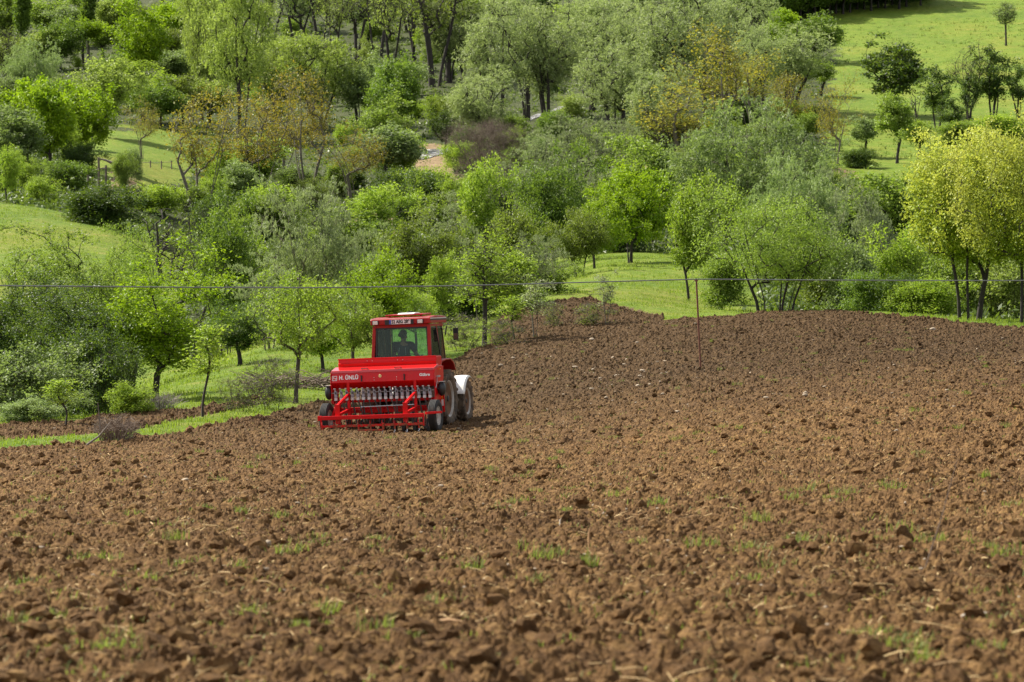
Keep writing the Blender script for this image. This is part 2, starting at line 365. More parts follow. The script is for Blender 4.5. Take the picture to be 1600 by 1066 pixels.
def soilmat():
    m, N, L, b = newmat('soil'); g = N.new('ShaderNodeNewGeometry'); P = g.outputs['Position']
    n1 = nnode(N, L, 0.22, 5, 0.7, P); n2 = nnode(N, L, 7, 8, 0.7, P); n3 = nnode(N, L, 45, 5, 0.75, P)
    a = ramp(N, L, n2.outputs['Fac'], [(0.28, (0.042, 0.021, 0.009)), (0.5, (0.138, 0.076, 0.031)), (0.69, (0.38, 0.24, 0.10))]).outputs[0]
    b2 = ramp(N, L, n1.outputs['Fac'], [(0.3, (0.058, 0.031, 0.015)), (0.7, (0.205, 0.12, 0.051))]).outputs[0]
    c = mixc(N, L, 0.4, a, b2)
    sx = N.new('ShaderNodeSeparateXYZ'); L.new(P, sx.inputs[0]); mr = N.new('ShaderNodeMapRange'); L.new(sx.outputs['Y'], mr.inputs[0])
    mr.inputs[1].default_value = 45; mr.inputs[2].default_value = 75   # the earth by the valley is darker and less red
    c = mixc(N, L, mr.outputs[0], c, mixc(N, L, 0.75, c, mixc(N, L, n2.outputs['Fac'], (0.024, 0.0145, 0.008), (0.105, 0.068, 0.035))))
    f = ramp(N, L, n3.outputs['Fac'], [(0.35, (0.45, 0.43, 0.41)), (0.62, (1.25, 1.2, 1.08))]).outputs[0]
    mm = N.new('ShaderNodeMix'); mm.data_type = 'RGBA'; mm.blend_type = 'MULTIPLY'; mm.inputs[0].default_value = 0.75; L.new(c, mm.inputs[6]); L.new(f, mm.inputs[7])
    L.new(mm.outputs[2], b.inputs['Base Color']); b.inputs['Roughness'].default_value = 0.92; b.inputs['Specular IOR Level'].default_value = 0.15
    bump(N, L, b, n3.outputs['Fac'], 0.8, 0.02); return m
SOIL = soilmat()
def field_relief(X, Y):
    wx = X + (fbm(X * 5, Y * 5, 71, 2) - .5) * .16; wy = Y + (fbm(X * 5, Y * 5, 72, 2) - .5) * .16
    z = (fbm(X * 0.8, Y * 0.8, 50, 3) - 0.5) * 0.14 + (fbm(X * 4.5, Y * 4.5, 52, 4) - 0.5) * 0.075
    big = clods(wx, wy, 0.55, 0.13, 100, 0.12, 0.26) * 0.8
    mid = clods(wx, wy, 0.19, 0.34, 120, 0.2, 0.42) * 0.8
    sm = clods(wx, wy, 0.085, 0.7, 140, 0.25, 0.55)
    z = z + np.maximum(big, mid) * (.55 + .9 * fbm(X * 16, Y * 16, 66, 3)) + sm * 0.9 + clods(wx, wy, 0.045, 0.85, 160) * 0.9 + (vnoise(X * 38, Y * 38, 60) - .5) * .024 + (vnoise(X * 17, Y * 17, 61) - .5) * .03
    return z
def field():
    uu = np.concatenate([-np.geomspace(0.235, 0.5, 90)[::-1], np.arange(-0.2345, 0.235, 0.00054), np.geomspace(0.2355, 0.55, 90)])
    ys = [8.0]
    while ys[-1] < 132: ys.append(ys[-1] + min(0.00135 * ys[-1], 0.075))
    yy = np.array(ys); U, Y = np.meshgrid(uu, yy); X = U * Y; sd = soil_dist(U, Y); keep = sd > -0.8
    Z = tz(U, Y); k = keep.ravel()
    fade = np.clip((sd + 0.1) / 0.5, 0, 1); rel = np.zeros(X.size); rel[k] = field_relief(X.ravel()[k], Y.ravel()[k]) * (1 + .5 * np.clip((Y.ravel()[k] - 50) / 40, 0, 1))
    Z = Z + (rel.reshape(X.shape) * (1 + 0.35 * ((sd > 0) & (sd < 2.2) & (Y > 50))) + 0.02) * fade - 0.13 * (1 - fade)
    me, _ = grid_mesh('ploughed_field', X, Y, Z, keep, False); me.materials.append(SOIL)
    o = link('ploughed_field', me); tag(o, 'freshly ploughed cloddy brown field', kind='structure')
field()
# loose lumps, blades, straw: many small meshes joined with numpy
def ico(sub=1):
    bm = bmesh.new(); bmesh.ops.create_icosphere(bm, subdivisions=sub, radius=1); v = np.array([x.co[:] for x in bm.verts]); f = np.array([[q.index for q in x.verts] for x in bm.faces]); bm.free(); return v, f
def rand_rot(n, r):
    q = r.normal(size=(n, 4)); q /= np.linalg.norm(q, axis=1)[:, None]; a, b, c, d = q.T
    return np.stack([np.stack([1-2*(c*c+d*d), 2*(b*c-a*d), 2*(b*d+a*c)], -1), np.stack([2*(b*c+a*d), 1-2*(b*b+d*d), 2*(c*d-a*b)], -1), np.stack([2*(b*d-a*c), 2*(c*d+a*b), 1-2*(b*b+c*c)], -1)], 1)
def lumps(P, S, seed, rough=0.3, flat=0.75, sub=2):
    r = np.random.default_rng(seed); v, f = ico(sub); n = len(P)
    ver = []
    for k in range(12):
        d = v / np.linalg.norm(v, axis=1)[:, None]; rad = np.ones(len(v))
        for q in range(7):
            ax = r.normal(size=3); ax /= np.linalg.norm(ax); c = d @ ax; rad = np.minimum(rad, (0.55 + r.random() * 0.3) / np.maximum(c, 0.2))
        ver.append(d * (rad * (1 + rough * (r.random(len(v)) - 0.5)))[:, None])
    ver = np.array(ver)[r.integers(0, 12, n)]
    M = rand_rot(n, r); sc = S[:, None] * (0.75 + 0.5 * r.random((n, 3)))
    co = np.einsum('nij,nkj->nki', M, ver * sc[:, None, :]); co[:, :, 2] *= flat; co += P[:, None, :]
    fa = f[None] + (np.arange(n) * len(v))[:, None, None]; return co.reshape(-1, 3), fa.reshape(-1, 3)
def scatter(n, y0, y1, umax=0.2, seed=1, power=1.0):
    r = np.random.default_rng(seed); Y = (y0 ** power + r.random(n) * (y1 ** power - y0 ** power)) ** (1 / power); U = (r.random(n) * 2 - 1) * umax; return U, Y
def surf(U, Y):
    X = U * Y; return tz(U, Y) + field_relief(X, Y) * (1 + .5 * np.clip((Y - 50) / 40, 0, 1)) * np.clip((soil_dist(U, Y) + .1) / .5, 0, 1) + 0.02
def loose_clods():
    U, Y = scatter(11000, 11, 122, 0.21, 5, 1.1); sd = soil_dist(U, Y); k = sd > 0.1; U, Y, sd = U[k], Y[k], sd[k]
    r = np.random.default_rng(6); S = 0.022 * (1 / (0.08 + r.random(len(U)))) ** 0.62; S = np.clip(S, 0.016, 0.075) * np.where((sd < 1.5) & (Y > 50), 1.35, 1)
    P = np.stack([U * Y, Y, surf(U, Y) + S * 0.25], -1)
    co, f = lumps(P, S, 8, .55, .8); me = raw_mesh('soil_clods', co, f, False); me.materials.append(SOIL)
    tag(link('soil_clods', me), 'loose brown clods of earth scattered over the field', 'soil', kind='stuff')
loose_clods()
STONE = simple('stone', (0.33, 0.27, 0.20), 0.85, var=0.3, scale=14, bmp=0.5, spec=0.2)
def stones():
    big = [(1458,516,.16,'largest pale boulder at the far right edge of the field'), (898,577,.12,'pale rock on the slope right of the tractor, uphill of the white mudguard'),
           (1003,580,.10,'whitish rock in the stony patch left of the rusty stake'), (958,560,.10,'pinkish stone above the stony patch right of the tractor'),
           (925,532,.09,'grey stone near the far rim of the field, below the thin saplings'), (783,574,.09,'flat pale stone at the rim just right of the cab mirror'),
           (997,604,.08,'small white stone below the stony patch right of the tractor'), (775,545,.10,'white stone in the grass by the field corner right of the cab')]
    used = []
    for px, py, s, lab in big:
        Y = findY(px, py + 2); u = (px - 800) / F; z = float(surf(np.array([u]), np.array([Y]))[0])
        co, f = lumps(np.array([[0, 0, 0.]]), np.array([s]), int(px), 0.15, 0.6); me = raw_mesh('stone', co, f, True); me.materials.append(STONE)
        o = link('stone', me); o.location = (u * Y, Y, z + s * 0.25); tag(o, lab, 'stone')
    r = np.random.default_rng(12); ms = []
    for k in range(6):
        co, f = lumps(np.array([[0, 0, 0.]]), np.array([1.]), 50 + k, 0.15, 0.55); me = raw_mesh('small_stone', co, f, True); me.materials.append(STONE); ms.append(me)
    U, Y = scatter(190, 14, 116, 0.19, 33, 1.5); n = 0
    U[:60] = (r.normal(965, 70, 60) - 800) / F; Y[:60] = r.normal(80, 8, 60)
    sd = soil_dist(U, Y); Z = surf(U, Y)
    for u, y, d, z in zip(U, Y, sd, Z):
        if d < 0.5: continue
        o = link('small_stone', ms[r.integers(0, 6)]); s = 0.022 + 0.05 * r.random() ** 2 + 0.012 * (y > 50); o.location = (u * y, y, z + s * .2); o.scale = (s, s, s)
        o.rotation_euler = (0, 0, r.random() * 6); tag(o, 'small pale stone lying in the ploughed soil', 'stone', 'small stones in the field'); n += 1
stones()
def pebbles():
    U, Y = scatter(5200, 14, 118, 0.2, 55, 1.9); k = soil_dist(U, Y) > .2; U, Y = U[k], Y[k]; r = np.random.default_rng(56)
    S = .007 + .011 * r.random(len(U)) ** 2 + Y * .00009; co, f = lumps(np.stack([U * Y, Y, surf(U, Y) + S * .3], -1), S, 57, .2, .7, 1)
    me = raw_mesh('pebbles', co, f, False); me.materials.append(STONE); tag(link('pebbles', me), 'tiny pale pebbles sprinkled over the soil', 'pebbles', kind='stuff')
pebbles()
def blades(P, H, n_per, spread, wd, seed, mat, name, lab, lean=0.5, cat='grass'):
    r = np.random.default_rng(seed); P = np.repeat(P, n_per, 0); H = np.repeat(H, n_per) * (0.5 + 0.7 * r.random(len(P))); n = len(P)
    S = np.repeat(spread, n_per) if hasattr(spread, '__len__') else np.full(n, spread)
    a = r.random(n) * 6.283; rad = S * np.sqrt(r.random(n)); base = P + np.stack([np.cos(a) * rad, np.sin(a) * rad, np.zeros(n)], -1)
    b = r.random(n) * 6.283; dr = np.stack([np.cos(b), np.sin(b), np.zeros(n)], -1); ln = lean * r.random(n)
    sd = np.stack([-np.sin(b), np.cos(b), np.zeros(n)], -1) * (wd * (0.6 + 0.8 * r.random(n)))[:, None]
    mid = base + dr * (H * ln * 0.35)[:, None] + np.array([0, 0, 1.]) * (H * 0.6)[:, None]
    tip = base + dr * (H * ln)[:, None] + np.array([0, 0, 1.]) * (H * (1 - 0.35 * ln))[:, None]
    co = np.stack([base - sd, base + sd, mid + sd * .7, tip, mid - sd * .7], 1).reshape(-1, 3)
    i = np.arange(n)[:, None] * 5; f = np.concatenate([i + np.array([[0, 1, 2, 4]]), i + np.array([[4, 2, 3, 3]])]); f = f.reshape(-1, 4)
    q = f[:n]; t = i + np.array([[4, 2, 3]]); tri = np.concatenate([q[:, [0, 1, 2]], q[:, [0, 2, 3]], t]); tint = np.tile(r.random(n), 3)
    me = raw_mesh(name, co, tri, False, tint); me.materials.append(mat); return tag(link(name, me), lab, cat, kind='stuff')
GRASS = leafmat('grass_blade', (0.11, 0.18, 0.015), (0.28, 0.35, 0.05), 0.4, 0.6)
TUSSOCK = leafmat('tussock', (0.05, 0.09, 0.012), (0.17, 0.20, 0.05), 0.3, 0.6)
GRASS2 = leafmat('field_grass', (0.09, 0.135, 0.025), (0.28, 0.29, 0.09), 0.4, 0.6)
STRAW = leafmat('straw', (0.26, 0.16, 0.07), (0.58, 0.42, 0.20), 0.15, 0.7)
def grasses():
    U, Y = scatter(60000, 50, 215, 0.2, 21, 0.9); sd = soil_dist(U, Y); px = U * F + 800; py = HY - F * tz(U, Y) / Y
    ok = (Y < 122) | inpoly(px, py, MEADOW[0]) | inpoly(px, py, MEADOW[3]); k = (sd < -0.05) & ok; U, Y = U[k], Y[k]
    r = np.random.default_rng(3); P = np.stack([U * Y, Y, tz(U, Y) - .02], -1)
    blades(P, 0.05 + 0.09 * r.random(len(P)) ** 2 + Y * .0003, 5, 0.16, 0.012, 4, GRASS, 'meadow_grass', 'short fresh grass on the banks around the field')
    U, Y = scatter(16000, 300, 700, 0.2, 29, 1.0); px = U * F + 800; py = HY - F * tz(U, Y) / Y; c = fbm(U * Y * .05, Y * .05, 93, 3); k = inpoly(px, py, MEADOW[1]) & (c + .2 * r.random(len(U)) > .58); U, Y = U[k], Y[k]
    P = np.stack([U * Y, Y, gz(U, Y) - .03], -1); blades(P, .16 + .5 * r.random(len(P)) ** 3, 6, .45, .05, 17, TUSSOCK, 'pasture_tussocks', 'darker weedy tussocks on the upper right hillside meadow')
    # tufts turned up with the soil
    r = np.random.default_rng(9); U, Y = scatter(750, 11, 116, 0.2, 22, 0.8); c = fbm(U * Y * .35, Y * .35, 91, 2); k = (soil_dist(U, Y) > 0.3) & (c + r.random(len(U)) * .25 > .56); U, Y = U[k], Y[k]
    spots = [(170,878),(185,1030),(1185,830),(1245,855),(1215,890),(1575,885),(1410,840),(340,755),(410,720),(320,800),(830,865),(790,795),(1305,860),(1100,870),(690,955),(60,790),(10,848),(1250,850),(960,780),(860,880),(550,700),(365,790)]
    us = []; ysx = []
    for px, py in spots: us.append((px - 800) / F); ysx.append(findY2(px, py))
    U = np.concatenate([U, us]); Y = np.concatenate([Y, ysx]); nb = len(spots)
    P = np.stack([U * Y, Y, surf(U, Y) - .01], -1); H = 0.04 + 0.09 * r.random(len(P)) ** 1.5; H[-nb:] = 0.12; S = 0.05 + 0.1 * r.random(len(P)); S[-nb:] = 0.13
    blades(P, H, 46, S, 0.0032, 14, GRASS2, 'grass_tufts', 'green grass tufts turned up among the clods', 1.3)
    U, Y = scatter(5200, 11, 118, 0.2, 23, 1.0); k = soil_dist(U, Y) > 0; U, Y = U[k], Y[k]; P = np.stack([U * Y, Y, surf(U, Y) - .005], -1)
    blades(P, 0.03 + 0.04 * r.random(len(P)), 5, 0.09, 0.003, 15, GRASS2, 'weed_seedlings', 'thin scattered weeds among the clods', 1.6)
    # straw and root fibres
    U, Y = scatter(20000, 11, 112, 0.2, 24, 0.8); k = soil_dist(U, Y) > 0; U, Y = U[k], Y[k]; P = np.stack([U * Y, Y, surf(U, Y) + .004], -1); n = len(P)
    k2 = fbm(U * Y * .5, Y * .3, 77, 2) + .35 * r.random(n) > .55; U, Y, P = U[k2], Y[k2], P[k2]; n = len(P)
    a = r.random(n) * 6.28; l = (0.02 + 0.10 * r.random(n) ** 2.2)[:, None]; d = np.stack([np.cos(a), np.sin(a), (r.random(n) - .4) * .7], -1); s = np.stack([-np.sin(a), np.cos(a), r.random(n) * .5], -1) * (0.0015 + 0.0035 * r.random(n))[:, None]
    m = np.stack([np.zeros(n), np.zeros(n), r.random(n) * .02], -1)
    co = np.stack([P - d*l - s, P - d*l + s, P + m + s, P + m - s, P + d*l + s*.5, P + d*l - s*.5], 1).reshape(-1, 3); i = np.arange(n)[:, None] * 6
    f = np.concatenate([i + np.array([[0, 1, 2, 3]]), i + np.array([[3, 2, 4, 5]])]); me = raw_mesh('straw', co, f, False, np.tile(r.random(n), 2)); me.materials.append(STRAW)
    tag(link('straw', me), 'pale straw and root fibres in the soil', 'straw', kind='stuff')
def findY2(px, py):
    ys = np.linspace(9, 60, 800); r = rowof(np.full(800, float(px)), ys); k = np.where(r <= py)[0]; return float(ys[k[0]]) if len(k) else findY(px, py)
grasses()
STREAM = [(635, 246), (660, 250), (700, 240), (740, 216), (790, 204), (835, 187), (868, 175), (900, 160), (930, 150)]
def near_stream(px, py, d):
    sy = np.interp(px, [a for a, b in STREAM], [b for a, b in STREAM]); return (px > 632) & (px < 932) & (py < sy + d) & (py > sy - d - np.where(px < 705, 14, 4))
def ground_cover():
    # low leafy growth on the wood floor
    r = np.random.default_rng(88); n = 30000; px = r.uniform(-60, 1660, n); py = r.uniform(0, 500, n) ; U = (px - 800) / F; Y = np.exp(r.uniform(math.log(100), math.log(640), n)); py = HY - F * tz(U, Y) / Y
    ok = soil_dist(U, Y) < -.6
    for P in MEADOW + BARE: ok &= ~inpoly(px, py, P)
    ok &= (Y > 124) & ~near_stream(px, py, 7); U, Y = U[ok], Y[ok]; n = len(U)
    S = .35 + .9 * r.random(n) ** 2; c = np.stack([U * Y, Y, gz(U, Y)], -1); k = 9; c = np.repeat(c, k, 0); S = np.repeat(S, k); N = len(c); tn = np.repeat(r.random(n), k)
    d = r.normal(size=(N, 3)); d[:, 2] = abs(d[:, 2]); pos = c + d * (S * .55)[:, None] * np.array([1, 1, .8]); t = r.normal(size=(N, 3)); t /= np.linalg.norm(t, axis=1)[:, None]
    b = np.cross(t, d + .01); b /= np.linalg.norm(b, axis=1)[:, None]; l = (.10 + Y.repeat(k) * .00035)[:, None] * (.6 + .8 * r.random((N, 1)))
    co = np.stack([pos - t * l, pos + b * l * .5, pos + t * l, pos - b * l * .5], 1).reshape(-1, 3)
    me = raw_mesh('ground_cover', co, np.arange(N * 4).reshape(N, 4), False, .5 * tn + .5 * r.random(N)); me.materials.append(COVER)
    tag(link('ground_cover', me), 'low leafy undergrowth covering the floor of the valley wood', 'ground cover', kind='stuff')
COVER = leafmat('ground_cover_leaf', (.03, .06, .012), (.13, .19, .04), .3)  # leaf colour darkened to deepen the shade on the wood floor
ground_cover()
# ---------------------------------------------------------------- machine materials
RED = simple('red_paint', (0.60, 0.002, 0.005), 0.36, var=0.06, scale=5, coat=0.16, spec=0.26, dirt=((0.22, 0.10, 0.06), 9, 0.56, 0.3))
def mud(m, z0, z1, col=(0.16, 0.095, 0.05)):
    """dried soil caked on the low parts of the machine"""
    N, L = m.node_tree.nodes, m.node_tree.links; b = N['Principled BSDF']; src = b.inputs['Base Color'].links[0].from_socket
    tc = N.new('ShaderNodeTexCoord'); s = N.new('ShaderNodeSeparateXYZ'); L.new(tc.outputs['Object'], s.inputs[0]); n = nnode(N, L, 13, 6, .7, tc.outputs['Object'])
    mr = N.new('ShaderNodeMapRange'); L.new(s.outputs['Z'], mr.inputs[0]); mr.inputs[1].default_value = z0; mr.inputs[2].default_value = z1; mr.inputs[3].default_value = .34; mr.inputs[4].default_value = -.16
    ad = N.new('ShaderNodeMath'); L.new(n.outputs['Fac'], ad.inputs[0]); L.new(mr.outputs[0], ad.inputs[1]); r = ramp(N, L, ad.outputs[0], [(.55, 0.0), (.68, .8)])
    L.new(mixc(N, L, r.outputs[0], src, col), b.inputs['Base Color'])
mud(RED, -.1, .55)
LIDRED = simple('polished_red_paint', (0.60, 0.02, 0.02), 0.16, var=0.04, scale=5, coat=1.0)
DRED = simple('cab_red_paint', (0.34, 0.008, 0.007), 0.42, var=0.12, scale=6, coat=0.1, spec=0.35, dirt=((0.25, 0.13, 0.08), 7, 0.55, 0.4))
BLK = simple('black_plastic', (0.018, 0.018, 0.02), 0.45, var=0.3)
RUB = simple('tyre_rubber', (0.022, 0.022, 0.023), 0.8, var=0.3, dirt=((0.12, 0.09, 0.065), 6, 0.55, 0.5), bmp=0.3)
RUBD = simple('dusty_tyre_rubber', (0.06, 0.05, 0.042), 0.95, var=0.4, dirt=((0.22, 0.165, 0.115), 4, 0.40, 0.8), bmp=0.4, spec=.2)
STEEL = simple('galvanised_steel', (0.55, 0.56, 0.58), 0.38, 0.8, var=0.15, scale=20)
SILV = simple('silver_wheel_paint', (0.48, 0.46, 0.43), 0.6, 0.0, var=0.12, dirt=((0.3, 0.22, 0.15), 7, 0.45, 0.7))
BRIM = simple('muddy_brown_wheel_disc', (0.15, 0.085, 0.05), 0.85, var=0.4, scale=5, spec=.2)
WHP = simple('white_paint', (0.80, 0.80, 0.78), 0.35, var=0.05, coat=0.2)
PLA = simple('pale_grey_plastic', (0.30, 0.29, 0.32), 0.45, var=0.2, scale=25)
PLW = simple('white_plastic', (0.58, 0.55, 0.53), 0.45, var=0.1)
DRK = simple('dark_grease_metal', (0.05, 0.05, 0.055), 0.55, 0.3, var=0.4)
HOSE = simple('grey_hose', (0.10, 0.105, 0.11), 0.5, var=0.3)
ORG = simple('orange_reflector', (0.85, 0.22, 0.02), 0.3, var=0.05)
REDL = simple('red_lens', (0.6, 0.01, 0.015), 0.15, var=0.05, coat=0.6)
LAMP = simple('lamp_glass', (0.72, 0.72, 0.70), 0.15, 0.2, var=0.1, scale=40)
BLUE = simple('plate_blue', (0.03, 0.07, 0.42), 0.4, var=0.05)
INK = simple('black_ink', (0.01, 0.01, 0.012), 0.5, var=0.1)
SHIRT = simple('navy_shirt', (0.018, 0.025, 0.055), 0.85, var=0.2, scale=30)
SKIN = simple('skin', (0.38, 0.20, 0.13), 0.5, var=0.08, scale=20)
HAIR = simple('dark_hair', (0.012, 0.010, 0.009), 0.6, var=0.3, scale=60)
JEAN = simple('dark_trousers', (0.02, 0.025, 0.04), 0.9, var=0.2, scale=40)
def glassmat(name, tint, gl=0.12):
    m, N, L, b = newmat(name); N.remove(b); t = N.new('ShaderNodeBsdfTransparent'); t.inputs[0].default_value = (*tint, 1)
    g = N.new('ShaderNodeBsdfGlossy'); g.inputs['Roughness'].default_value = 0.06; fr = N.new('ShaderNodeFresnel'); fr.inputs[0].default_value = 1.5
    mx = N.new('ShaderNodeMixShader'); L.new(fr.outputs[0], mx.inputs[0]); L.new(t.outputs[0], mx.inputs[1]); L.new(g.outputs[0], mx.inputs[2])
    L.new(mx.outputs[0], N['Material Output'].inputs[0]); return m
GLASS = glassmat('cab_glass', (0.72, 0.86, 0.84))

YAW = R(13); ROLL = R(-2.4)
org = Vector(((600.6 - 800) / F * 63.5, 63.5, -3.205))
MM = Matrix.Translation(org) @ Matrix.Rotation(-YAW, 4, 'Z') @ Matrix.Rotation(ROLL, 4, 'Y')
def machine_empty(name, off):
    o = bpy.data.objects.new(name, None); C.objects.link(o); o.matrix_world = MM @ Matrix.Translation(off); return o

def tyre(name, parent, c, R_, W, rimr, lug, mat, rimmat, discmat, outer=1, n=56, off=(0, 0, 0)):
    """wheel with its axle along x; outer = +1 when the outside looks towards +x"""
    c = Vector(c); root = None
    t = MB(); h = W / 2; rr = R_ - (R_ - rimr) * 0.08 if lug else R_
    prof = [(-h*.62, rimr), (-h*.86, rimr + (rr-rimr)*.2), (-h, rimr + (rr-rimr)*.5), (-h*.97, rimr + (rr-rimr)*.8), (-h*.84, rr*.985), (-h*.45, rr), (0, rr*1.003), (h*.45, rr), (h*.84, rr*.985), (h*.97, rimr + (rr-rimr)*.8), (h, rimr + (rr-rimr)*.5), (h*.86, rimr + (rr-rimr)*.2), (h*.62, rimr)]
    if not lug:   # ribbed tread: three grooves
        e = h * .8; g = []
        for k in range(5):
            a = -e + 2 * e * k / 5; b_ = -e + 2 * e * (k + 1) / 5 - 0.012; g += [(a, rr), (b_, rr), (b_ + .002, rr - .012), (b_ + .010, rr - .012)]
        prof = prof[:4] + g + prof[9:]
    t.lathe_x(prof, c, n)
    if lug:
        nl = 16
        for s in (-1, 1):
            for k in range(nl):
                a0 = 2 * math.pi * (k + (0.5 if s > 0 else 0)) / nl; pts = []
                for q in range(5):
                    fx = q / 4; x = s * h * (0.02 + 1.0 * fx); a = a0 + fx * 0.30; ra = rr - (0.0 if fx < .8 else (fx - .8) * .22 * (rr - rimr))
                    pts.append((x, a, ra))
                vs = []
                for x, a, ra in pts:
                    for dr, da in ((-.03, -.045), (lug, -.03), (lug, .03), (-.03, .045)):
                        vs.append((c.x + x, c.y + (ra + dr) * math.sin(a + da), c.z + (ra + dr) * math.cos(a + da)))
                fs = [(0,1,2,3), (16,19,18,17)]
                for q in range(4):
                    for j in range(4): fs.append((q*4+j, (q+1)*4+j, (q+1)*4+(j+1)%4, q*4+(j+1)%4))
                t.add(vs, fs)
    w_ = t.build('wheel' if name is None else name, mat, parent, smooth=True, off=off)
    o = outer; r_ = MB(); h2 = h * .72
    r_.lathe_x([(o*h2*.98, rimr*1.0), (o*h2*1.05, rimr*1.06), (o*h2*.9, rimr*1.0), (o*h2*.55, rimr*.93), (o*h2*.1, rimr*.9), (-o*h2*.6, rimr*.93), (-o*h2, rimr*1.04)], c, 40)
    r_.build('rim', rimmat, w_, smooth=True)
    d = MB(); d.lathe_x([(o*h2*.78, rimr*.93), (o*h2*.72, rimr*.78), (o*h2*.45, rimr*.62), (o*h2*.4, rimr*.42), (o*h2*.62, rimr*.38), (o*h2*.75, rimr*.2), (o*h2*.75, .001)], c, 32)
    d.lathe_x([(-o*h2*.3, rimr*.91), (-o*h2*.3, .001)], c, 32)
    d.build('wheel_disc', discmat, w_, smooth=True)
    hb = MB(); hb.lathe_x([(o*h2*.44, rimr*.2), (o*h2*.9, rimr*.17), (o*h2*.95, rimr*.12), (o*h2*.95, .001)], c, 20)
    for k in range(6):
        a = k * math.pi / 3; hb.box((c.x + o*h2*.56, c.y + rimr*.28*math.sin(a), c.z + rimr*.28*math.cos(a)), (.03, .025, .025), (a, 0, 0))
    hb.build('hub', BLK if lug else SILV, w_)
    return w_

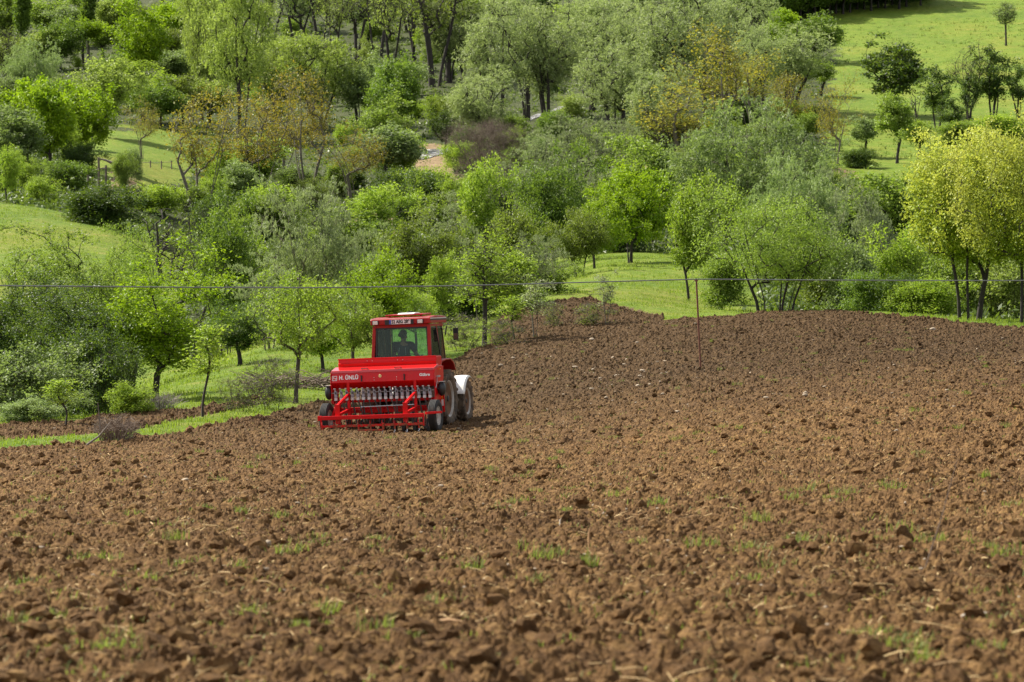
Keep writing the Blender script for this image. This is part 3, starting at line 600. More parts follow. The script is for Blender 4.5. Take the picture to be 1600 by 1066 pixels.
# ---------------------------------------------------------------- seed drill (origin: ground below the rear face of its seed box)
def seed_drill():
    root = machine_empty('seed_drill', (0, 0, 0)); tag(root, 'new red box seed drill with white lettering hitched behind the tractor', 'seed drill')
    HW = 1.185
    m = MB(); m.prism([(.055, 1.385), (.0, 1.13), (.20, .985), (.60, .985), (.76, 1.14), (.78, 1.44), (.42, 1.44)][::-1], -HW, HW)
    hop = m.build('seed_box', RED, root, bevel=.008)
    m = MB(); m.prism([(.035, 1.345), (.045, 1.40), (.055, 1.405), (.40, 1.475), (.40, 1.455), (.07, 1.385)][::-1], -HW - .01, HW + .01)
    lid = m.build('lid', LIDRED, root, bevel=.004)
    for x in (-.42, .35):
        m = MB(); m.tube([(x-.075, .10, 1.41), (x-.07, .06, 1.437), (x+.07, .06, 1.437), (x+.075, .10, 1.41)], .011, 6); m.build('lid_handle', BLK, lid)
        m = MB(); m.box((x-.06 if x < 0 else x+.16, -.002, 1.27), (.028, .03, .03)); m.box((x-.06 if x < 0 else x+.16, .004, 1.215), (.022, .03, .12)); m.box((x-.06 if x < 0 else x+.16, .0, 1.16), (.032, .03, .022)); m.build('latch', BLK, lid)
    # front compartment with its raised rear wall
    m = MB(); m.prism([(.41, 1.47), (.40, 1.55), (.425, 1.56), (.435, 1.645), (.86, 1.645), (.84, 1.0), (.5, 1.0)][::-1], -HW + .055, HW - .03); m.build('fertiliser_box', RED, root, bevel=.006)
    m = MB(); m.box((0, .435, 1.65), (2 * HW - .09, .05, .022)); m.build('box_rim', RED, root, bevel=.003)
    bolts = MB()
    for x in (-.45, -.33, .26, .38): bolts.sphere((x, .41, 1.595), .010, 6, 4)
    for x, z in ((-.19, 1.17), (-.19, 1.225), (.33, 1.17), (.33, 1.22)): bolts.sphere((x, .008, z), .009, 6, 4)
    bolts.build('bolts', PLW, root)
    m = MB(); m.lathe_x([(0, .038), (.006, .034), (.006, .001)], (0, 0, 0), 16); o = m.build('round_badge', simple('cream_badge', (.75, .55, .25), .4), root)
    o.rotation_euler = (0, 0, R(-90)); o.location = (-.055, .022, 1.255)
    # lettering stands on the sloping rear face
    tl = math.atan2(.055, .255); base = Matrix.Rotation(R(90) - tl, 4, 'X')
    def face(x, z): return Matrix.Translation((x, (z - 1.13) * .055 / .255 - .004, z)) @ base
    lettering('H. ÜNLÜ', .122, WHP, hop, face(-.785, 1.24), bold=.0045, sx=.90, spacing=1.06)
    lettering('Gübre', .088, WHP, hop, face(.975, 1.25), bold=.003, sx=1.05)
    m = MB()
    for a, b in (((-.055, -.05), (.055, -.05)), ((-.055, .05), (.055, .05)), ((-.05, -.05), (-.05, .05)), ((.05, -.05), (.05, .05)), ((-.028, .03), (-.028, -.02)), ((-.028, .028), (.03, -.022)), ((.03, -.03), (.03, .012))):
        m.beam((a[0], a[1], 0), (b[0], b[1], 0), .010, .004)
    e = m.build('emblem', WHP, hop); e.data.transform(face(-1.112, 1.235))
    # side plates with the frame ears
    for s in (-1, 1):
        m = MB(); m.prism([(.03, 1.37), (-.01, 1.12), (.03, .95), (.02, .68), (.50, .68), (.62, .95), (.80, 1.14), (.82, 1.42), (.45, 1.43)][::-1], s * (HW + .004), s * (HW + .022)); m.build('side_plate', RED, root, bevel=.003)
        m = MB(); m.sphere((s * (HW + .10), .12 if s < 0 else .30, .92), .165, 18, 12, (.55, .8, 1.0)); m.tube([(s * HW, .2, .92), (s * (HW + .13), .2, .92)], .03, 8)
        m.build('drive_cover', BLK, root, smooth=True)
        m = MB(); m.box((s * (HW + .10), .12 if s < 0 else .30, 1.078), (.13, .2, .012)); m.build('cover_strip', PLW, root)
    # frame
    fr = MB(); fr.beam((-HW, .16, .70), (HW, .16, .70), .05, .045); fr.beam((-HW, .55, .70), (HW, .55, .70), .06, .06)
    fr.beam((-HW, .30, .47), (HW, .30, .47), .07, .07); fr.beam((-HW, .75, .50), (HW, .75, .50), .09, .09)
    for s in (-1, 1): fr.beam((s*HW, .05, .70), (s*HW, .75, .50), .05, .06); fr.beam((s*(HW-.12), .02, .82), (s*(HW-.12), .30, .42), .05, .05)
    fr.build('main_frame', RED, root, bevel=.004)
    for s, x in ((-1, -.80), (1, .75)):
        m = MB(); m.beam((x, .02, 1.13), (x, .02, .36), .062, .05, (0, 1, 0)); m.build('upright', RED, root, bevel=.004)
        m = MB(); m.beam((x, .0, .86), (x, -.90, .645), .05, .06); m.beam((x, -.90, .675), (x, -.90, .24), .105, .035, (0, 1, 0)); m.beam((x, -.02, .52), (x, -.86, .44), .05, .06)
        m.build('support_arm', RED, root, bevel=.004)
    m = MB(); m.tube([(-.50, -.02, .58), (.72, -.02, .595)], .011, 8); m.tube([(-.50, -.02, .58), (-.56, .1, .50)], .02, 8); m.build('control_rod', STEEL, root)
    # rear harrow bar
    HB = 1.185; m = MB(); m.beam((-HB, -.95, .385), (HB, -.95, .385), .085, .085); m.beam((-HB-.06, -.95, .385), (-HB+.02, -.95, .385), .05, .11); m.build('harrow_bar', RED, root, bevel=.006)
    m = MB(); m.beam((-HB+.04, -.99, .20), (HB-.01, -.99, .20), .05, .052); m.box((-HB+.02, -.97, .28), (.025, .05, .30)); m.box((HB-.01, -.97, .27), (.025, .05, .24)); m.build('tine_bar', RED, root, bevel=.004)
    m = MB(); m.beam((-.30, -1.05, .095), (.26, -1.05, .095), .04, .035); m.box((-.30, -1.02, .14), (.025, .05, .12)); m.box((.27, -1.02, .16), (.03, .05, .17)); m.build('foot_step', RED, root, bevel=.003)
    m = MB(); m.beam((HB, -.80, .42), (HB + .26, -.42, .42), .05, .05); m.build('scraper_arm', RED, root, bevel=.003)
    for k in range(9):
        x = -1.12 + k * .275; dz = (k * 37 % 5) * .008
        m = MB(); m.mi = 0; m.tube([(x-.02, -1.0, .30), (x-.01, -1.03, .24), (x, -1.02, .12)], .008, 6); m.box((x, -1.02, .13), (.03, .03, .07))
        m.mi = 1; m.tube([(x, -1.02, .11), (x + .012, -1.05, .07 - dz), (x - .012, -1.06, .05), (x, -1.03, .03), (x - .02, -1.12, -.02)], .010, 6)
        m.build('harrow_tine', [RED, STEEL], root)
    m = MB(); m.tube([(-1.13, -1.05, .06), (-1.18, -1.2, .02), (-1.27, -1.3, -.01)], .012, 6); m.build('marker_tine', PLW, root)
    # eighteen metering units, their hoses and coulters
    for k in range(18):
        x = -1.09 + k * (2.18 / 17)
        m = MB(); m.mi = 0; m.box((x, -.005, .90), (.052, .06, .09)); m.box((x+.006, -.012, .835), (.062, .06, .06)); m.box((x-.016, .0, .965), (.024, .035, .06), (0, R(-14), 0))
        m.mi = 1; m.box((x-.024, -.01, 1.002), (.042, .045, .018)); m.prism([(-.045, .735), (.045, .735), (.035, .80), (-.035, .80)], x-.028, x+.036)
        m.mi = 2; m.box((x+.004, -.038, .905), (.026, .012, .05))
        m.build('metering_unit', [PLA, PLW, DRK], root, bevel=.003)
        b = .05 * math.sin(k * 2.1); z1 = .16
        m = MB(); m.tube([(x, 0, .73), (x + b * .6, .06, .6), (x + b, .18, .42), (x + b * .3, .26, z1 + .06)], .017, 7); m.build('seed_hose', HOSE, root, smooth=True)
        yy = .24 + (k % 2) * .22
        m = MB(); m.mi = 0; m.beam((x, yy + .1, .47), (x, yy - .02, .10), .022, .05, (0, 1, 0)); m.mi = 1; m.lathe_x([(-.004, .001), (-.004, .165), (.004, .165), (.004, .001)], (x, yy, .125), 20)
        m.build('coulter', [RED, DRK], root)
    m = MB(); m.tube([(-HW, .0, .905), (HW, .0, .905)], .006, 6); m.build('metering_shaft', STEEL, root)
    for s in (-1, 1):
        tyre('wheel', root, (s * 1.25, -.22, .335), .36, .19, .2, 0, RUB, SILV, SILV, outer=s, n=48)
        m = MB(); m.beam((s*(HW-.1), .1, .70), (s*(HW-.03), -.10, .36), .12, .045, (1, 0, 0)); m.tube([(s*1.08, -.22, .335), (s*1.2, -.22, .335)], .03, 8); m.build('wheel_arm', RED, root, bevel=.004)
    m = MB(); m.mi = 0; m.box((HW + .045, .55, .60), (.09, .03, .42)); m.mi = 1; m.box((HW + .04, .532, .735), (.035, .008, .12)); m.mi = 2; m.box((HW + .045, .532, .60), (.05, .008, .14)); m.build('marker_board', [RED, ORG, WHP], root)
    m = MB(); m.box((HW + .03, .42, 1.36), (.05, .07, .03)); m.build('side_reflector', ORG, root)
    m = MB(); m.mi = 0; m.box((HW + .06, .2, 1.20), (.07, .05, .045)); m.tube([(HW, .2, 1.21), (HW + .1, .22, 1.20)], .014, 6); m.tube([(HW+.03, .2, 1.19), (HW+.05, .1, 1.08), (HW+.03, .05, .95)], .007, 6); m.build('hydraulic_valve', STEEL, root)
    m = MB(); m.beam((-.4, .75, .45), (-.38, 1.5, .5), .05, .06); m.beam((.4, .75, .45), (.38, 1.5, .5), .05, .06); m.beam((0, .8, .9), (0, 1.45, .85), .05, .05); m.build('hitch', DRK, root)
seed_drill()

# ---------------------------------------------------------------- tractor (origin: ground below its rear axle)
TO = Vector((0, 2.25, 0))
def tractor():
    root = machine_empty('tractor', TO); tag(root, 'red farm tractor with a glazed cab seen from behind, working on the ploughed field', 'tractor')
    def B(mb, name, mat, parent=root, **k):
        return mb.build(name, mat, parent, **k)
    m = MB(); m.box((0, .35, .72), (.5, 1.7, .5)); m.box((0, 1.7, .74), (.42, 1.2, .42)); m.box((0, -.45, .75), (.36, .4, .4)); m.tube([(-.8, 0, .66), (.8, 0, .66)], .11, 12); B(m, 'chassis', DRK, bevel=.02)
    m = MB(); m.prism([(.85, .95), (.85, 1.47), (1.6, 1.44), (2.75, 1.36), (2.85, 1.25), (2.85, .85), (1.2, .85)][::-1], -.33, .33); B(m, 'bonnet', DRED, bevel=.04)
    m = MB(); m.tube([(-.7, 2.26, .50), (.7, 2.26, .50)], .06, 10); m.box((0, 2.26, .52), (.4, .22, .2)); m.tube([(.36, 2.26, .5), (.58, 2.26, .62)], .03, 8); B(m, 'front_axle', DRK)
    m = MB(); m.tube([(.28, 1.5, 1.4), (.28, 1.5, 1.9)], .03, 10); B(m, 'exhaust', DRK)
    for s in (-1, 1):
        tyre('rear_wheel', root, (s * .80, 0, .635), .655, .41, .40, .040, RUBD, SILV, BRIM, outer=s, n=64)
        tyre('front_wheel', root, (s * .70, 2.26, .495), .50, .31, .30, .034, RUBD, SILV, BRIM, outer=s, n=56)
        # rear mudguard
        m = MB(); pts = [(-.74, 1.22), (-.70, 1.42), (-.58, 1.53), (-.2, 1.56), (.25, 1.56), (.5, 1.48), (.68, 1.3)]
        lo = [(a + (.03 if a < 0 else -.03), b - .035) for a, b in pts]
        m.prism((pts + lo[::-1])[::-1], s * .66, s * .965); g = B(m, 'rear_mudguard', DRED, bevel=.01)
        m = MB(); m.prism([(-.72, 1.18), (-.74, 1.42), (-.62, 1.46), (-.5, 1.3), (-.5, 1.16)][::-1], s * .70, s * .955); m.build('inner_guard', BLK, g)
        m = MB(); m.box((s * .87, -.78, 1.15), (.19, .05, .095)); B(m, 'tail_lamp', REDL, bevel=.008)
        m = MB(); m.box((s * .87, -.755, 1.15), (.21, .03, .115)); m.beam((s*.87, -.75, 1.18), (s*.87, -.70, 1.3), .03, .02, (1, 0, 0)); B(m, 'lamp_bracket', BLK)
        m = MB(); m.sphere((s * .86, -.765, 1.285), .028, 10, 6); m.box((s * .86, -.745, 1.26), (.04, .02, .07)); B(m, 'reflector', REDL)
        # white front mudguard: curved top with a flared lip and a ragged side skirt
        n = 14; vs = []; fs = []
        for k in range(n + 1):
            a = R(-74) + R(112) * k / n; rr = .60 + (.03 if k in (0, n) else 0)
            y = 2.26 + rr * math.sin(a) * 1.0; z = .52 + rr * math.cos(a) * .96; sk = .23 + .10 * math.sin(k * .9) ** 2 + (.1 if k < 4 else 0)
            for x, dz in ((.50, -sk), (.50, -.02), (.54, .012), (.70, .022), (.86, .012), (.90, -.03)):
                inw = dz if dz < -.05 else dz; vs.append((s * x, y + inw * math.sin(a), z + inw * math.cos(a)))
        for k in range(n):
            for j in range(5): fs.append((k*6+j, k*6+j+1, (k+1)*6+j+1, (k+1)*6+j))
        m = MB(); m.add(vs, fs); o = B(m, 'front_mudguard', WHP, smooth=True); sd = o.modifiers.new('thickness', 'SOLIDIFY'); sd.thickness = .012
    # cab body
    def P(x, y, z): return (x, y, z)
    cab = MB()
    D0, D1 = (-.60, 1.30), (-.575, 2.37); B0, B1 = (.27, 1.55), (.0, 2.37); A0, A1 = (.90, 1.45), (.62, 2.37)
    for s in (-1, 1):
        cab.beam((s*.685, *D0), (s*.665, *D1), .075, .07, (0, 1, 0)); cab.beam((s*.70, *B0), (s*.675, *B1), .04, .05, (0, 1, 0)); cab.beam((s*.66, *A0), (s*.64, *A1), .045, .06, (0, 1, 0))
        cab.beam((s*.70, -.60, 1.57), (s*.70, .30, 1.57), .04, .07); cab.beam((s*.70, .30, 1.50), (s*.68, .92, 1.45), .04, .08)
        cab.beam((s*.67, -.58, 2.345), (s*.67, .62, 2.345), .05, .06)
        cab.box((s*.68, -.15, 1.28), (.04, .86, .52)); cab.box((s*.66, .6, 1.15), (.03, .6, .6))
    cab.beam((-.68, -.60, 1.575), (.68, -.60, 1.575), .06, .09); cab.beam((-.66, -.575, 2.35), (.66, -.575, 2.35), .06, .07); cab.beam((-.64, .63, 2.34), (.64, .63, 2.34), .06, .05); cab.beam((-.66, .9, 1.45), (.66, .9, 1.45), .05, .10)
    cab.box((0, -.60, 1.28), (1.3, .03, .5)); cab.box((0, .1, 1.0), (1.3, 1.4, .06))
    B(cab, 'cab_frame', DRED, bevel=.008)
    m = MB(); m.prism([(-.70, 2.385), (-.70, 2.50), (-.66, 2.535), (-.2, 2.56), (.5, 2.55), (.76, 2.53), (.80, 2.48), (.80, 2.385)][::-1], -.735, .735); roof = B(m, 'roof', DRED, bevel=.018)
    for s in (-1, 1):
        m = MB(); m.box((s*.737, .04, 2.50), (.006, 1.46, .018)); m.build('white_stripe', WHP, roof); m = MB(); m.box((s*.737, .04, 2.47), (.006, 1.46, .030)); m.build('black_stripe', BLK, roof)
    m = MB(); m.box((0, -.705, 2.528), (1.44, .02, .012)); m.build('roof_edge_strip', WHP, roof)
    m = MB(); m.prism([(-.42, 2.58), (-.42, 2.612), (.35, 2.625), (.35, 2.585)][::-1], -.44, .48); m.box((-.36, -.3, 2.57), (.05, .05, .04)); m.box((.40, -.3, 2.57), (.05, .05, .04)); h = m.build('roof_hatch', DRED, roof, bevel=.008)
    m = MB(); m.prism([(-.36, 2.615), (-.2, 2.645), (.15, 2.65), (.3, 2.627)][::-1], -.17, .24); m.build('hatch_cover', WHP, h, bevel=.008)
    m = MB(); m.tube([(.05, .0, 2.64), (.05, .0, 2.68)], .07, 12); m.build('hatch_vent', BLK, h)
    # number plate and working lamps on the rear of the roof
    m = MB(); m.box((-.02, -.712, 2.442), (.70, .02, .115)); B(m, 'plate_holder', BLK)
    m = MB(); m.mi = 0; m.box((0, -.728, 2.447), (.52, .008, .105)); m.mi = 1; m.box((-.238, -.733, 2.447), (.044, .006, .10)); pl = B(m, 'number_plate', [WHP, BLUE])
    lettering('52 AEG 289', .112, INK, pl, Matrix.Translation((.018, -.7345, 2.447)) @ Matrix.Rotation(R(90), 4, 'X'), bold=.004, sx=.80)
    for x in (-.60, .50):
        m = MB(); m.mi = 0; m.box((x, -.725, 2.438), (.145, .05, .10)); m.mi = 1; m.box((x, -.752, 2.438), (.12, .01, .078)); B(m, 'work_lamp', [BLK, LAMP], bevel=.006)
    # glazing with black rubber gaskets
    def pane(name, q, gw=.028):
        q = [Vector(v) for v in q]; c = sum(q, Vector()) / 4; nrm = (q[1] - q[0]).cross(q[3] - q[0]).normalized()
        m = MB(); t = nrm * .003; m.add([v - t for v in q] + [v + t for v in q], [(0,1,2,3)[::-1], (4,5,6,7)] + [(i, (i+1) % 4, 4 + (i+1) % 4, 4 + i) for i in range(4)]); w_ = B(m, name, GLASS)
        g = MB()
        for i in range(4): g.beam(q[i], q[(i+1) % 4], gw, gw, nrm)
        g.build('gasket', BLK, w_)
    pane('rear_window', [(-.635, -.605, 1.635), (.635, -.605, 1.635), (.615, -.585, 2.30), (-.615, -.585, 2.30)], .036)
    pane('windscreen', [(-.61, .90, 1.52), (.61, .90, 1.52), (.60, .655, 2.29), (-.60, .655, 2.29)])
    for s in (-1, 1):
        pane('side_window', [(s*.70, -.53, 1.63), (s*.70, .23, 1.63), (s*.675, -.02, 2.29), (s*.672, -.53, 2.29)]); pane('door_window', [(s*.70, .32, 1.57), (s*.675, .84, 1.53), (s*.655, .62, 2.28), (s*.675, .05, 2.28)])
    # inside the cab
    for s in (-1, 1):
        m = MB(); m.tube([(s*.58, .25, 1.62), (s*.58, .3, 1.95), (s*.6, .18, 2.22), (s*.52, .12, 2.22)], .012, 6); m.tube([(s*.60, -.2, 1.95), (s*.6, .5, 1.95)], .012, 6); m.tube([(s*.57, .5, 1.75), (s*.48, .5, 1.75), (s*.48, .5, 1.95)], .01, 6); B(m, 'grab_rail', BLK)
    m = MB(); m.beam((-.48, .15, 1.5), (-.54, -.05, 2.33), .07, .06); B(m, 'inner_post', BLK)
    m = MB(); m.box((-.10, .02, 1.30), (.44, .42, .12)); m.box((-.10, -.24, 1.50), (.42, .10, .36)); m.box((-.1, 0, 1.14), (.3, .3, .25)); B(m, 'seat', BLK, bevel=.03)
    m = MB()
    m.lathe_x([(.0, .19), (.012, .2), (.0, .21), (-.012, .2), (0, .19)], (0, 0, 0), 24)
    for k in range(3): a = k * 2.094; m.beam((0, 0, 0), (0, .19 * math.sin(a), .19 * math.cos(a)), .02, .015)
    sw = B(m, 'steering_wheel', BLK); sw.location = (-.1, .62, 1.60); sw.rotation_euler = (0, R(0), R(90)); sw.rotation_euler = (R(0), R(-62), R(90))
    m = MB(); m.tube([(-.1, .62, 1.6), (-.1, .8, 1.25)], .03, 8); m.box((-.05, .82, 1.35), (.6, .16, .4)); B(m, 'dashboard', BLK, bevel=.02)
    m = MB(); m.tube([(.25, .1, 1.2), (.27, .15, 1.62)], .012, 6); m.sphere((.27, .15, 1.64), .03, 8, 6); m.tube([(-.45, .1, 1.2), (-.45, .12, 1.66)], .012, 6); m.sphere((-.45, .12, 1.68), .03, 8, 6); B(m, 'lever', BLK)
    m = MB(); m.lathe_x([(0, .055), (.004, .055), (.004, .001)], (0, 0, 0), 18); o = B(m, 'red_sticker', REDL); o.rotation_euler = (0, 0, R(90)); o.location = (-.36, .74, 2.14)
    m = MB(); m.box((-.36, .728, 2.14), (.03, .004, .05)); B(m, 'sticker_centre', WHP)
    for s in (-1, 1):
        m = MB(); m.tube([(s*.66, .80, 2.33), (s*.86, .86, 2.34), (s*.93, .86, 2.28), (s*.93, .86, 2.25)], .010, 6); m.tube([(s*.68, .84, 2.10), (s*.72, .84, 2.30)], .018, 6); mr = B(m, 'mirror_arm', BLK)
        m = MB(); m.mi = 0; m.box((s*.935, .87, 2.11), (.125, .04, .28)); m.mi = 1; m.box((s*.935, .847, 2.06), (.10, .006, .13)); m.build('mirror', [BLK, simple('mirror_face', (.16, .10, .07), .3, .3)], mr, bevel=.006)
    m = MB(); m.tube([(0, -.6, .62), (0, -.95, .6)], .05, 8); m.beam((-.38, -.2, .45), (-.38, -.75, .5), .05, .03); m.beam((.38, -.2, .45), (.38, -.75, .5), .05, .03); B(m, 'lift_arms', DRK)
    def shift(o):      # the upper cab is slightly narrower and sits a little to the right
        if o.type == 'MESH' and o.location.length < 1e-6:
            for v in o.data.vertices:
                if v.co.z > 1.57 and v.co.y < 1.05: v.co.x = v.co.x * .965 + .045
        for c in o.children: shift(c)
    shift(root)
tractor()

# ---------------------------------------------------------------- driver
def skin_obj(name, nodes, edges, mat, parent, sub=2, root=0, loc=None):
    me = bpy.data.meshes.new(name); me.from_pydata([n[0] for n in nodes], edges, []); o = link(name, me, parent)
    s = o.modifiers.new('skin', 'SKIN'); s.use_smooth_shade = True
    for i, n in enumerate(nodes):
        r = n[1]; me.skin_vertices[0].data[i].radius = (r, r) if isinstance(r, (int, float)) else r
        me.skin_vertices[0].data[i].use_root = (i == root)
    b = o.modifiers.new('smooth', 'SUBSURF'); b.levels = sub; b.render_levels = sub
    me.materials.append(mat); return o
def driver():
    root = machine_empty('person', TO + Vector((-.10, .03, 1.36))); tag(root, 'person in a dark blue shirt driving in the tractor cab, back to the viewer', 'person')
    N = []; E = []
    def add(p, r, j=None): N.append((p, r)); k = len(N) - 1; (E.append((j, k)) if j is not None else None); return k
    pel = add((0, 0, .08), (.15, .12)); sp1 = add((0, 0, .24), (.135, .105), pel); sp2 = add((0, .02, .42), (.16, .11), sp1); ch = add((0, .03, .54), (.13, .09), sp2); nk = add((0, .04, .64), .055, ch)
    hd0 = add((0, .055, .70), (.066, .075), nk); hd1 = add((0, .05, .77), (.078, .094), hd0); hd2 = add((0, .045, .85), (.066, .08), hd1)
    add((0, .155, .745), .014, hd1)
    for s in (-1, 1): add((s * .083, .045, .745), .012, hd1)
    for s in (-1, 1):
        sh = add((s * .19, .03, .55), .068, ch); el = add((s * .27, .14, .31), .048, sh); wr = add((s * .20, .40, .235) if s < 0 else (.34, .33, .24), .030, el)
        wx, wy, wz = N[wr][0]; pm = add((wx - s * .005, wy + .07, wz + .015), (.040, .016), wr)
        for q in range(4): f1 = add((wx + (q - 1.5) * .020, wy + .115 - abs(q - 1.4) * .006, wz + .010), .009, pm); f2 = add((wx + (q - 1.5) * .020, wy + .135, wz - .015), .008, f1); add((wx + (q - 1.5) * .02, wy + .125, wz - .035), .007, f2)
        t1 = add((wx - s * .045, wy + .06, wz + .0), .010, pm); add((wx - s * .05, wy + .095, wz - .01), .008, t1)
        hp = add((s * .10, .06, .06), .085, pel); kn = add((s * .16, .46, .06), .062, hp); an = add((s * .15, .56, -.30), .042, kn); add((s * .15, .70, -.34), .036, an)
    skin_obj('body', N, E, SKIN, root)
    S = [((0, 0, .05), (.165, .135)), ((0, 0, .24), (.155, .125)), ((0, .02, .42), (.178, .128)), ((0, .03, .54), (.148, .105)), ((0, .038, .62), .075)]; SE = [(0,1),(1,2),(2,3),(3,4)]
    for s in (-1, 1): S += [((s * .20, .03, .56), .092), ((s * .25, .11, .38), .074)]; k = len(S); SE += [(3, k-2), (k-2, k-1)]
    skin_obj('shirt', S, SE, SHIRT, root)
    T = [((0, 0, .07), (.16, .13))]; TE = []
    for s in (-1, 1): T += [((s*.10, .06, .06), .098), ((s*.16, .46, .06), .074), ((s*.15, .55, -.26), .055)]; k = len(T); TE += [(0, k-3), (k-3, k-2), (k-2, k-1)]
    skin_obj('trousers', T, TE, JEAN, root)
    m = MB(); m.sphere((0, .035, .815), .102, 16, 12, (.87, .98, .92)); m.sphere((0, -.005, .765), .08, 14, 10, (.95, .8, .9)); m.build('hair', HAIR, root, smooth=True)
    m = MB()
    for s in (-1, 1): m.tube([(s*.075, -.125, .20), (s*.085, -.125, .34), (s*.072, -.098, .48)], .0045, 5)
    m.box((-.005, -.135, .17), (.045, .006, .06)); m.build('shirt_trim', PLW, root)
    m = MB()
    for s in (-1, 1): m.sphere((s*.03, .136, .785), .012, 8, 6)
    m.build('eyes', PLW, root); m = MB(); m.tube([(-.022, .143, .715), (.022, .143, .715)], .005, 5); m.build('mouth', simple('lips', (.3, .1, .08)), root)
    m = MB()
    for s in (-1, 1): m.box((s*.15, .64, -.345), (.09, .26, .07))
    m.build('shoes', BLK, root, bevel=.02)
driver()

# ---------------------------------------------------------------- stake, cable, fence, brushwood, litter, stream
RUST = simple('rusty_steel', (0.17, 0.07, 0.045), 0.8, 0.2, var=0.35, scale=18)
WOOD = simple('weathered_wood', (0.17, 0.14, 0.115), 0.85, var=0.35, scale=9)
TWIG = simple('dry_twigs', (0.20, 0.15, 0.115), 0.85, var=0.35, scale=6)
CABLE = simple('cable_sheath', (0.14, 0.15, 0.15), 0.4, 0.3, var=0.2)
YP = findY(1096, 583, 55); b = at(1096, YP); top = Vector(((1088 - 800) / F * YP, YP, (HY - 437) / F * YP))
m = MB(); m.tube([b - Vector((0, 0, .3)), b.lerp(top, .5) + Vector((-.01, 0, 0)), top], .026, 8); m.tube([top + Vector((-.05, 0, -.03)), top + Vector((.05, 0, -.03))], .018, 6)
o = m.build('metal_stake', RUST, off=b); o.location = b; tag(o, 'thin rusty steel stake standing in the field and carrying the cable', 'stake')
def row_pt(px, py, Y): return Vector(((px - 800) / F * Y, Y, (HY - py) / F * Y))
pts = []
for k in range(41):
    t = k / 40; px = -420 + t * (1088 + 420); Y = 57 + (YP - 57) * t; py = np.interp(px, [-420, 0, 300, 500, 700, 800, 950, 1088], [441, 446.5, 449.2, 449.6, 447, 444.6, 440.3, 436.4]); pts.append(row_pt(px, py, Y))
for k in range(1, 31):
    t = k / 30; px = 1088 + t * 1100; Y = YP + 22 * t; py = np.interp(px, [1088, 1300, 1450, 1600, 1900, 2200], [436.4, 438, 438.6, 438.6, 436, 430]); pts.append(row_pt(px, py, Y))
m = MB(); m.tube(pts, .0155, 6); tag(m.build('overhead_cable', CABLE, smooth=True), 'single dark cable stretched across the whole view over the tractor and the stake', 'cable')

def stick_pile(name, n, L_, seed, mat, wide=1.0, up=.25, r=.012):
    r_ = random.Random(seed); m = MB()
    for _ in range(n):
        a = r_.uniform(0, 6.28); p = Vector((r_.uniform(-wide, wide), r_.uniform(-.35, .35), r_.uniform(0, up))); l = L_ * r_.uniform(.4, 1); d = Vector((math.cos(a), math.sin(a) * .6, r_.uniform(-.15, .45))); q = p + d * l * .5 + Vector((0, 0, r_.uniform(-.03, .08)))
        m.tube([p, q, p + d * l + Vector((r_.uniform(-.1, .1), 0, 0))], [r * 1.0, r * .8, r * .3], 4, False)
    return m.build(name, mat)
o = stick_pile('brushwood_pile', 260, 1.0, 3, TWIG, 1.5, .28, .016); o.location = at(470, findY(470, 608, 60), .0); tag(o, 'long low heap of grey-brown cut brushwood on the bank left of the tractor', 'brushwood')
o = stick_pile('brushwood_pile', 90, .8, 4, WOOD, .45, .22, .022); o.location = at(436, findY(436, 606, 60), .0); tag(o, 'small heap of paler split sticks at the left end of the long brushwood heap', 'brushwood')
def brush_bush(name, H_, W_, n, seed, mat, loc, lab, cat='bush', lean=(0, 0), stems_only=False, r=.007):
    r_ = random.Random(seed); m = MB()
    for _ in range(n):
        a = r_.uniform(0, 6.28); q = r_.random() ** .6; p = Vector((math.cos(a), math.sin(a), 0)) * W_ * .28 * r_.random(); tip = Vector((math.cos(a) * W_ * .5 * q + lean[0], math.sin(a) * W_ * .5 * q + lean[1], H_ * r_.uniform(.5, 1) * (1 - .25 * q)))
        mid = p.lerp(tip, .5) + Vector((r_.uniform(-.06, .06), r_.uniform(-.06, .06), H_ * .08)); m.tube([p, mid, tip], [r, r * .7, r * .25], 3, False)
        for _ in range(4):
            s0 = mid.lerp(tip, r_.random()); m.tube([s0, s0 + Vector((r_.uniform(-1, 1), r_.uniform(-1, 1), r_.uniform(-.1, .9))) * H_ * .2], [r * .5, r * .2], 3, False)
    o = m.build(name, mat); o.location = loc; return tag(o, lab, cat)
brush_bush('dead_bush', .62, 1.15, 210, 11, TWIG, at(182, findY(182, 690, 50), -.02), 'dry leafless grey-brown twig clump on the grass strip at the field edge, lower left')
brush_bush('dead_bush', .75, 1.1, 90, 12, TWIG, at(405, findY(405, 622, 60), 0), 'thin bare twiggy scrub above the plough strip, left of the brushwood heap')
brush_bush('dead_bush', .5, 1.5, 120, 13, simple('pale_twigs', (.34, .3, .26), .85), at(250, findY(250, 640, 60), 0), 'pale dry stalks on the bank below the dense green tree at left')
m = MB(); p0 = at(135, findY(135, 700, 50), .05); m.tube([p0, p0 + Vector((.22, .1, .16)), p0 + Vector((.42, .2, .42))], [.022, .018, .008], 7); m.tube([p0 + Vector((.25, .1, .28)), p0 + Vector((.2, .1, .8))], [.018, .006], 5); o = m.build('fallen_branch', WOOD, off=p0); o.location = p0; tag(o, 'broken grey branch with a pale cut end leaning on the dry twig clump', 'branch')
